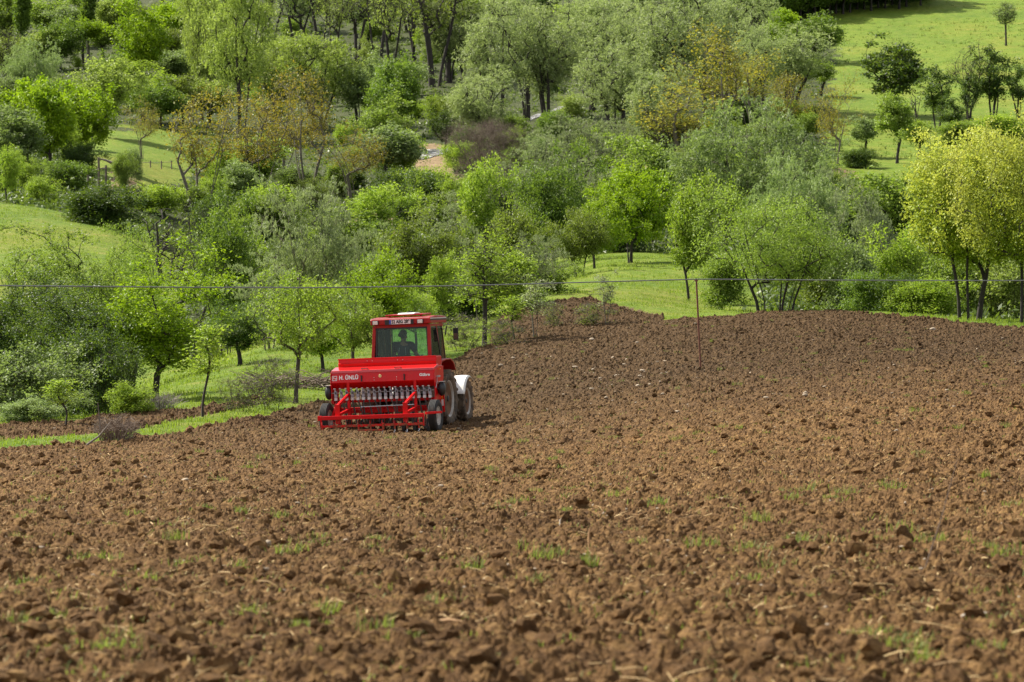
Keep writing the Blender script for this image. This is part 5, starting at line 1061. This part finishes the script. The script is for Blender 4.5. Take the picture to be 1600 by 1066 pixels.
# (kind, px, base row, top row, width, label[, Y])
T = [
 # ---- foot of the near bank, left
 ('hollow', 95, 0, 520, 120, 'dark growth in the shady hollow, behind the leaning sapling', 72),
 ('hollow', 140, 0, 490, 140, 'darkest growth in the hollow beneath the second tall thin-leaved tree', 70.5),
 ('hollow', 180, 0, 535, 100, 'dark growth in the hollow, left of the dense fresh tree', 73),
 ('edgebush', 25, 0, 540, 200, 'large pale green bush at the left edge beside the field corner', 67),
 ('edgebush', 88, 0, 610, 90, 'rounded bush just right of the largest left-edge bush, behind the leaning sapling', 68.5),
 ('edgebush', 45, 0, 622, 130, 'low silvery-leaved shrub on the plough strip at the lower left edge', 65.5),
 ('sapling', 102, 0, 592, 62, 'small leaning sapling on the narrow plough strip at lower left', 63),
 ('shrublime', 205, 0, 596, 74, 'low bright shrub at the foot of the dark thin-leaved trees', 69),
 ('neardark', 82, 0, 352, 190, 'tall thin-leaved tree with dark stem before the left meadow, nearest the left edge', 84),
 ('neardark', 160, 0, 372, 150, 'second tall thin-leaved tree, dark at its base, behind the low bright shrub', 82),
 ('neardeep', 118, 0, 430, 200, 'dark leafy tree filling the hollow beneath the two tall thin-leaved trees', 78),
 ('neardeep', 15, 0, 430, 150, 'dark tree at the left edge above the pale bush', 80),
 ('nearfresh', 243, 0, 378, 200, 'dense fresh green tree with dark stems, left of the small crooked tree on the bank', 78),
 ('neardark', 200, 0, 356, 100, 'light-leaved tree on the skyline of the left meadow, its dark trunk showing', 100),
 ('sapling', 317, 0, 505, 74, 'small crooked lime-green tree alone on the grass bank at left', 67.5),
 ('scrub', 425, 0, 560, 84, 'twiggy half-bare shrub beside the brushwood heap', 72.5),
 ('scrub', 372, 0, 588, 70, 'low twiggy shrub at the end of the grass bank left of the brushwood', 71),
 ('fruit', 462, 0, 424, 158, 'bright lime fruit tree with a short dark trunk left of the tractor', 75.5),
 ('fruit', 553, 0, 442, 112, 'lime fruit tree with a straight trunk close to the left of the cab', 86),
 ('fruitb', 604, 0, 388, 150, 'vivid green leafy tree rising right behind the tractor cab', 97),
 ('nearfresh', 505, 0, 478, 110, 'shaded tree with thick dark trunk between the two fruit trees left of the cab', 92),
 ('fruit', 650, 0, 445, 95, 'lime tree touching the right of the vivid tree behind the cab', 99),
 ('neardeep', 375, 0, 470, 120, 'shaded leafy tree low behind the bright fruit tree, over the grass bank', 97),
 ('tier', 757, 0, 352, 118, 'young tree with tiered yellow-green twigs standing right of the tractor', 104),
 ('sapsilver', 837, 0, 428, 58, 'slender silvery-leaved sapling at the left end of the upper plough patch', 107),
 ('sapling', 803, 0, 462, 56, 'bright small sapling between the tiered tree and the silvery sapling', 106),
 ('sapsilver', 948, 0, 421, 40, 'very slender twin-stemmed sapling before the open grass slope', 112),
 ('scrub', 925, 0, 474, 70, 'small leafy scrub at the foot of the twin-stemmed sapling', 112.5),
 ('scrub', 865, 0, 472, 40, 'tiny pale shrub growing in the upper plough patch', 113),
 ('scrub', 725, 0, 492, 90, 'dry twiggy thicket on the bank just right of the cab mirror', 101),
 ('scrub', 785, 0, 500, 70, 'low twiggy growth below the bright small sapling', 102.5),
 # ---- second line: hollow and far bank
 ('darkpale', 352, 0, 300, 128, 'tall dark ivy-clad tree between the crooked bare tree and the silvery willow bush', 112),
 ('crooked', 296, 0, 296, 140, 'crooked almost bare tree on the slope right of the left meadow', 122),
 ('snag', 252, 0, 322, 60, 'leaning leafless trunk left of the crooked bare tree', 150),
 ('silverbush', 488, 0, 280, 205, 'big silvery willow bush above and behind the bright fruit tree', 122),
 ('silverbush', 420, 0, 395, 120, 'smaller pale willow bush at the lower left of the big silvery one', 104),
 ('silverbush', 555, 0, 350, 110, 'pale willow bush between the big silvery one and the vivid tree behind the cab', 125),
 ('midbush', 655, 0, 318, 155, 'olive-green rounded bush with upright tips, above the tractor cab', 140),
 ('limemid', 690, 0, 395, 90, 'lime bush below the olive rounded bush, right of the cab top', 118),
 ('shrubdark', 718, 0, 430, 110, 'dark shrub low between the olive bush and the tiered tree', 126),
 ('silverbush', 752, 0, 345, 70, 'half-withered silver bush directly behind the tiered tree', 122),
 ('silverbush', 835, 0, 362, 110, 'pale feathery bush behind the silvery sapling', 130),
 ('shrublime', 795, 0, 392, 100, 'light green leafy shrub behind the bright small sapling', 124),
 ('shrub', 858, 0, 410, 90, 'low green shrub at the left rim of the open grass slope', 134),
 ('limemid', 750, 0, 247, 128, 'bright yellow-green tree in the middle of the valley, left of the dark-based one', 200),
 ('darkpale', 858, 0, 228, 122, 'dense tree with a silvery top and deep green base in the valley centre', 190),
 ('shrub', 800, 0, 330, 90, 'fresh shrub between the bright valley tree and the dense silver-topped one', 170),
 ('brightmid', 985, 400, 262, 150, 'broad vivid green tree at the top of the open grass slope', 176),
 ('brightmid', 930, 412, 300, 110, 'vivid green bushy tree adjoining the broad one on its left', 168),
 ('midbush', 905, 420, 328, 90, 'thin olive bush at the left foot of the broad vivid tree', 160),
 ('limemid', 1082, 0, 276, 150, 'light lime tree with a leaning dark trunk shading the grass slope', 133),
 ('multistem', 1212, 0, 300, 230, 'wide round tree on many dark stems at the far rim of the field', 119),
 ('shrub', 1130, 0, 395, 80, 'fresh shrub filling the gap left of the many-stemmed round tree', 125),
 ('shrub', 1330, 0, 378, 110, 'leafy green shrub right of the many-stemmed round tree', 126),
 ('silverbush', 1352, 0, 264, 130, 'silvery willow bush standing between the many-stemmed tree and the yellow trees', 172),
 ('shrublime', 1405, 0, 355, 110, 'light green shrub below the left side of the yellow-blossoming trees', 135),
 ('shrubdark', 1400, 0, 428, 90, 'dark hedge-like bush at the field rim left of the yellow trees', 121),
 ('shrub', 1352, 0, 425, 80, 'green hedge shrub at the field rim right of the many-stemmed tree', 122.5),
 ('shrub', 1462, 0, 435, 90, 'green hedge shrub in front of the first yellow tree trunk', 119.5),
 ('shrublime', 1420, 0, 440, 70, 'lighter hedge shrub between the dark bush and the first yellow tree', 120),
 ('shrub', 1580, 0, 400, 120, 'green undergrowth behind the trunks of the yellow trees', 128),
 ('shrub', 1500, 0, 395, 110, 'leafy undergrowth seen between the two yellow trees', 130),
 ('shrub', 1290, 0, 420, 90, 'low fresh shrub behind the right side of the many-stemmed tree', 128),
 ('blossom', 1512, 0, 206, 225, 'yellow-blossoming tree, the left one of the two at the right edge', 110),
 ('blossom', 1604, 0, 190, 210, 'yellow-blossoming tree, the right one cut by the right edge', 106),
 ('silverdeep', 1170, 0, 158, 250, 'huge dome of silvery willow above the many-stemmed round tree', 205),
 ('silverdeep', 1245, 0, 245, 140, 'lower right shoulder of silvery willow beside the huge dome', 190),
 # ---- valley left
 ('shrubdark', 152, 352, 290, 135, 'dark oval bush on the crest of the left meadow'),
 ('shrub', 190, 300, 238, 40, 'small dark round shrub beside the pole gate'),
 ('shrub', 210, 285, 233, 34, 'dark little bush right of the pole gate'),
 ('shrublime', 62, 322, 276, 56, 'light lime shrub on the left meadow crest, left of the dark oval bush'),
 ('limemid', 12, 318, 228, 66, 'pale green tree at the left edge on the meadow crest'),
 ('shrub', 105, 300, 252, 80, 'olive shrub below the pole fence'),
 ('shrub', 245, 335, 290, 110, 'pale scrubby bush between the dark oval bush and the crooked bare tree'),
 ('farbright', 18, 272, 128, 92, 'vivid spring-green tree at the left edge, first of the vivid group'),
 ('farbright', 78, 275, 122, 112, 'vivid spring-green tree, the middle and tallest of the vivid group at left'),
 ('farbright', 138, 262, 136, 112, 'vivid spring-green tree with the rightmost crown of the vivid group at left'),
 ('limemid', 107, 268, 196, 60, 'small rounded vivid tree in front of the vivid group at left'),
 ('shrubdark', 30, 285, 235, 80, 'dark bush under the first two vivid trees at the left edge'),  # this bush and the next are added to imitate shadow around the trunks
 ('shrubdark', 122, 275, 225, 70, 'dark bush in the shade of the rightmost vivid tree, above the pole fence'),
 ('orange', 312, 338, 128, 165, 'wide orange-budded tree with bare forking trunks right of the clearing'),
 ('orange', 225, 250, 150, 60, 'small orange-budded tree on the upper edge of the clearing'),
 ('orange', 405, 330, 118, 130, 'orange-budded tree right of the wide one, above the ivy-clad tree'),
 ('orange', 480, 305, 95, 140, 'orange and yellow budded tree in front of the yellow-green willows'),
 ('orange', 555, 312, 188, 120, 'low orange-budded tree above the white plastic bag'),
 ('orange', 440, 280, 150, 120, 'thin orange-budded tree between two others left of the centre'),
 ('slimlime', 400, 320, 215, 90, 'light green slim tree below the orange-budded trees'),
 ('limemid', 345, 300, 225, 80, 'light tree tucked behind the forked orange-budded trunks'),
 ('limemid', 628, 300, 205, 84, 'fresh light green tree left of the shining stream bend'),
 ('shrubdark', 662, 345, 268, 118, 'dark broad shrub right of the gravel patch'),
 ('shrubdark', 610, 325, 262, 60, 'dark upright shrub left of the broad dark one'),
 ('farfresh', 600, 240, 150, 80, 'dark-stemmed green tree above the fresh light one, left of the stream'),
 ('fardark', 620, 215, 88, 100, 'dark rounded tree below the row of bare trunks'),
 ('brownbush', 765, 288, 182, 130, 'large leafless reddish-brown bush by the stream'),
 ('limemid', 805, 250, 198, 44, 'small round green bush right of the leafless brown one'),
 ('slim', 692, 240, 172, 52, 'deep green small tree just left of the leafless brown bush'),
 ('silverbush', 905, 292, 178, 150, 'olive-silver willow bush below the dark willow trunks'),
 ('silverbush', 850, 300, 205, 90, 'small pale willow bush right of the leafless brown bush'),
 # ---- clearing edges and left background
 ('farfresh', 168, 215, 92, 98, 'pale olive tree behind the vivid group, touching the clearing'),
 ('silverdeep', 50, 165, 62, 92, 'grey-green rounded tree above the first vivid tree at left'),
 ('fardark', 95, 110, 30, 70, 'blue-green broad-leaved tree right of the left poplar'),
 ('umbrella', 130, 105, 32, 70, 'blue-green tree on a forked dark trunk, near the top left'),
 ('fardark', 205, 135, 62, 80, 'shadowy green tree in the upper left, before the dark-trunked umbrella tree'),
 ('farbright', 220, 140, 4, 84, 'tall bright green tree in the upper left wood'),
 ('umbrella', 292, 118, 2, 100, 'green tree spreading like an umbrella on a leaning black trunk, upper left'),
 ('farfresh', 272, 135, 76, 66, 'small fresh tree under the umbrella-shaped one'),
 ('farfresh', 225, 190, 110, 90, 'green tree with a thin dark trunk at the head of the clearing'),
 ('fardark', 250, 200, 130, 80, 'deep green tree behind the wide orange-budded one'),
 ('farfresh', 330, 200, 125, 84, 'fresh tree below the yellow-green willow, left of centre'),
 ('farfresh', 285, 195, 120, 70, 'green tree between the umbrella tree and the wide orange-budded tree'),
 ('poplar', 36, 95, -45, 26, 'dark narrow poplar, the left one of the two in the upper left'),
 ('poplar', 138, 95, -50, 24, 'dark narrow poplar, the right one of the two in the upper left'),
 ('farfresh', 70, 70, -15, 80, 'yellow-green tree between the two poplars'),
 ('farfresh', 8, 85, -20, 70, 'yellow-green tree at the top left corner'),
 ('farfresh', 175, 70, -10, 70, 'yellow-green tree right of the right poplar'),
 ('bare', 5, 150, 40, 70, 'brownish bare tree at the left edge above the vivid group'),
 ('ygwillow', 375, 215, -40, 130, 'tall yellow-green willow, leftmost of the willows'),
 ('ygwillow', 335, 140, -35, 100, 'pale willow top against the bare wood at upper left'),
 ('ygwillow', 500, 205, 52, 135, 'round yellow-green willow below the row of bare trunks'),
 ('ygwillow', 435, 200, 60, 110, 'yellow-green willow between the leftmost and the round one'),
 ('farfresh', 560, 200, 80, 80, 'light green tree beside the round yellow-green willow'),
 # ---- willows in the centre
 ('willow', 745, 232, 105, 110, 'low silvery willow with a leaning trunk above the leafless bush'),
 ('willow', 775, 215, -20, 120, 'tall silvery willow right of the great bare trunk'),
 ('willow', 862, 210, -15, 115, 'tall silvery willow with dark trunks before the white stream, centre'),
 ('willow', 925, 175, 5, 95, 'silvery willow behind the white stream, right of centre'),
 ('willow', 965, 225, 60, 120, 'silvery willow leaning over a dark hollow trunk'),
 ('willow', 1055, 200, -40, 130, 'tallest silvery willow at the top, right of centre'),
 ('willow', 1020, 245, 95, 110, 'silvery willow between the hollow trunk and the golden-budded trees'),
 ('willow', 1150, 165, -45, 120, 'broad silvery willow at the top edge, left of the hillside meadow'),
 ('willow', 1235, 175, 36, 120, 'silvery willow bordering the hillside meadow'),
 ('willow', 700, 130, -25, 110, 'pale willow at the top edge beside the great bare trunk'),
 ('willow', 935, 110, -30, 140, 'silvery willow top behind the others at the top edge, centre'),
 ('willow', 825, 190, -30, 80, 'slender pale willow between two tall silvery ones, centre'),
 ('willow', 1105, 185, -30, 90, 'slender pale willow right of the tallest silvery one'),
 ('willow', 1190, 180, 30, 80, 'pale willow left of the one bordering the hillside meadow'),
 ('willow', 1000, 190, -20, 80, 'slender pale willow left of the tallest silvery one'),
 ('ygwillow', 320, 190, -20, 80, 'slender yellow-green willow left of the tall leftmost willow'),
 ('gold', 1118, 250, 30, 125, 'golden-budded tree, tallest of the golden ones above the huge silvery dome'),
 ('gold', 1060, 275, 118, 125, 'golden-brown budding tree with spreading bare stems over the gravel'),
 ('gold', 1182, 215, 78, 100, 'golden-budded tree at the right of the tallest golden one'),
 ('orange', 1225, 230, 110, 80, 'small orange-budded tree at the rim of the hillside meadow'),
 ('crooked', 1045, 275, 150, 90, 'bare forked tree by the gravel bank below the golden-budded trees'),
 ('shrub', 1000, 240, 205, 60, 'low green shrub by the gravel bank'),
 # ---- right: hillside
 ('fardark', 1275, 98, 22, 96, 'dark green tree standing against the hillside meadow above the willows'),
 ('farbright', 1225, 90, 15, 70, 'bright green treetop left of the dark tree at the hillside meadow'),
 ('slimlime', 1280, 150, 92, 60, 'small bright tree on the meadow rim below the dark tree'),
 ('orange', 1303, 278, 108, 70, 'thin orange-budded tree with a single trunk at the bottom of the hillside meadow'),
 ('layered', 1396, 182, 56, 112, 'dark spreading tree with layered boughs in the middle of the hillside meadow'),
 ('snag', 1431, 192, 138, 26, 'splintered black stump right of the dark spreading tree'),
 ('slim', 1466, 205, 102, 56, 'dark slim tree right of the splintered stump'),
 ('slim', 1488, 214, 150, 50, 'low dark slim tree beside the one by the stump'),
 ('crooked', 1512, 188, 58, 64, 'gaunt leafless tree with twisted boughs in the dark row on the right'),
 ('slim', 1514, 190, 116, 44, 'dark leafy tree at the left of the row, under the gaunt leafless one'),
 ('slim', 1552, 188, 72, 62, 'tallest dark leafy tree in the row on the right hillside'),
 ('slim', 1592, 186, 96, 52, 'dark leafy tree at the right end of the row, cut by the picture edge'),
 ('slimlime', 1352, 246, 182, 58, 'light green tree left in the loose row under the layered dark tree'),
 ('slimlime', 1398, 256, 146, 66, 'light green tall slim tree casting a shadow on the lower meadow'),
 ('slimlime', 1432, 250, 190, 50, 'light green small tree right in the loose row over the yellow blossom'),
 ('shrubdark', 1340, 262, 232, 60, 'dark bush with black hollow by the lower meadow path'),
 ('shrub', 1500, 230, 190, 90, 'green shrub patch below the dark row, left part'),
 ('shrublime', 1565, 225, 180, 90, 'light shrub patch below the dark row, right part'),
 ('shrub', 1310, 320, 268, 60, 'green shrub between the huge silvery dome and the brown path'),
 ('lone', 1572, 72, 2, 40, 'lone young tree with a straight trunk high on the hillside meadow'),
]
for t in T: plant(*t[:6], Y=t[6] if len(t) > 6 else None)
# labels for the many trees of the wood: by tone and by the nearest landmark
MARKS = [(80, 340, 'the left meadow crest'), (152, 320, 'the dark oval bush'), (180, 275, 'the pole gate'), (215, 230, 'the small clearing'), (75, 200, 'the vivid green group'), (36, 40, 'the left poplar'), (138, 40, 'the right poplar'),
 (50, 110, 'the grey-green rounded tree'), (292, 60, 'the umbrella-shaped tree'), (312, 230, 'the wide orange-budded tree'), (410, 200, 'the second orange-budded tree'), (372, 80, 'the leftmost tall willow'), (500, 120, 'the round yellow-green willow'), (620, 150, 'the dark rounded tree'),
 (680, 50, 'the great bare trunk'), (352, 400, 'the ivy-clad tree'), (488, 370, 'the big silvery willow bush'), (558, 325, 'the white plastic bag'), (662, 305, 'the broad dark shrub'), (655, 235, 'the shining stream bend'), (765, 240, 'the leafless brown bush'), (655, 390, 'the olive rounded bush'),
 (750, 310, 'the bright valley tree'), (858, 300, 'the silver-topped dense tree'), (985, 330, 'the broad vivid green tree'), (840, 185, 'the white stream'), (905, 240, 'the olive-silver willow bush'), (965, 150, 'the hollow-trunked willow'), (1055, 90, 'the tallest silvery willow'), (1118, 130, 'the tallest golden tree'),
 (1060, 210, 'the spreading golden-brown tree'), (1170, 260, 'the huge silvery dome'), (1082, 370, 'the leaning lime tree'), (1212, 390, 'the many-stemmed round tree'), (1352, 330, 'the right-hand silvery bush'), (1500, 350, 'the left yellow-blossoming tree'), (1235, 100, 'the willow by the hillside meadow'), (780, 90, 'the willow beside the great trunk'), (480, 200, 'the middle budding tree'), (757, 440, 'the tiered young tree')]
_used = {}
def where(px, py, head):
    ms = sorted(MARKS, key=lambda m: math.hypot(m[0] - px, (m[1] - py) * 1.3))
    for near, adv in ((0, ''), (1, ''), (0, 'far '), (2, ''), (1, 'far '), (3, ''), (4, '')):
        mx_, my_, nm = ms[near]; dx, dy = px - mx_, my_ - py; v = 'above' if dy > 12 else 'below' if dy < -12 else ''; h = 'right' if dx > 12 else 'left' if dx < -12 else ''
        d = (v + (' and ' + h + ' of' if h else '')) if v else ((h + ' of') if h else 'close beside')
        lab = head + ', ' + adv + d + ' ' + nm
        if lab not in _used: break
    _used[lab] = 1; return lab
# bare wood along the top of the picture
BW = [(425, 70, -60, 70), (462, 95, -60, 80), (500, 85, -70, 70), (520, 110, -40, 60), (556, 100, -60, 80), (590, 110, -70, 80), (612, 125, -40, 70), (648, 95, -60, 80), (730, 60, -80, 80), (400, 40, -80, 60), (660, 60, -90, 80)]
for px, b_, t_, w_ in BW: plant('bare', px, b_, t_, w_, where(px, b_, 'tall dark nearly leafless tree'), 'bare trees of the top wood')
plant('bare', 680, 135, -70, 130, 'great bare dark trunk with forking boughs, thickest in the top wood')
BK = [(210, 30, -60, 70), (250, 25, -60, 70), (150, 20, -70, 70), (310, 25, -70, 70), (90, 15, -70, 70), (20, 20, -70, 70), (355, 20, -80, 70), (560, 30, -90, 80), (620, 20, -90, 80), (480, 20, -90, 80), (700, 25, -90, 80)]
for px, b_, t_, w_ in BK: plant('bare', px, b_, t_, w_, where(px, b_, 'far bare tree'), 'far bare trees at the top')
FK = [(20, 60, -10, 70), (60, 110, 50, 60), (110, 75, 10, 70), (165, 95, 40, 70), (240, 75, 5, 70), (300, 60, -10, 80), (345, 110, 50, 60), (190, 50, -20, 70), (130, 45, -30, 60), (740, 70, -10, 80), (910, 80, 10, 80), (820, 110, 40, 70), (590, 165, 105, 70), (530, 150, 90, 60), (640, 150, 100, 60), (460, 150, 95, 60), (400, 130, 60, 70), (560, 60, -20, 80), (640, 50, -30, 80), (470, 50, -30, 80), (780, 60, -60, 90), (850, 70, -60, 90), (1000, 60, -60, 90), (1080, 50, -60, 90)]
for px, b_, t_, w_ in FK: plant('slimlime' if px % 20 else 'farfresh', px, b_, t_, w_, where(px, b_, 'green tree'), 'green trees of the mixed wood')
# dark wood on the crest at upper right
random.seed(5)
for k in range(24):
    px = 1185 + k * 11; b_ = 30 - k * 1.3 + random.uniform(-4, 4); plant('fardark', px, b_ + 6, b_ - 60 - random.random() * 25, 84, 'dark tree of the dense wood on the crest at upper right', 'dark wood at the upper right crest')
for k in range(20):
    px = 1180 + k * 14; b_ = 33 - k * 1.7; plant('shrubdark', px, b_, b_ - 26, 34, 'dark bush closing the foot of the wood on the crest at upper right', 'dark bushes at the upper right crest')
# undergrowth that closes the wood floor
random.seed(21); ug = []
for k in range(340):
    px = random.uniform(-40, 1640); py = random.uniform(20, 470)
    x = np.array([px]); y = np.array([py])
    if any(inpoly(x, y, P)[0] for P in MEADOW) or any(inpoly(x, y, P)[0] for P in BARE): continue
    if px > 1290 and py < 330: continue
    if near_stream(x, y + 4, 22)[0] or 110 < px < 300 and 195 < py < 400 or 540 < px < 600 and 300 < py < 370: continue
    ug.append((px, py))
for i, (px, py) in enumerate(ug):
    Y = findY(px, py, 126); s = random.uniform(2.0, 4.6) * (1 if Y > 180 else .7); hp = s * F / Y
    kd = random.choice(['shrub', 'shrub', 'shrublime', 'silverbush', 'midbush', 'farfresh', 'farfresh', 'slimlime', 'shrubdark', 'limemid']); cn = dict(midbush='olive', slimlime='slender light green', limemid='bright lime', shrub='mid green', shrublime='light green', shrubdark='dark green', silverbush='silvery', farfresh='tallish fresh green')[kd]
    big = 'larger' if hp > 62 else 'smaller' if hp < 40 else 'middling'
    hp *= dict(farfresh=1.7, slimlime=1.6, limemid=1.2, silverbush=1.2, midbush=1.1).get(kd, 1)
    plant(kd, px, py, py - hp, hp * random.uniform(1.1, 1.7) * (.6 if kd in ('farfresh', 'slimlime') else .9), where(px, py, big + ' ' + cn + (' tree' if kd in ('farfresh', 'slimlime') else ' bush')), cn + ' growth of the valley wood')
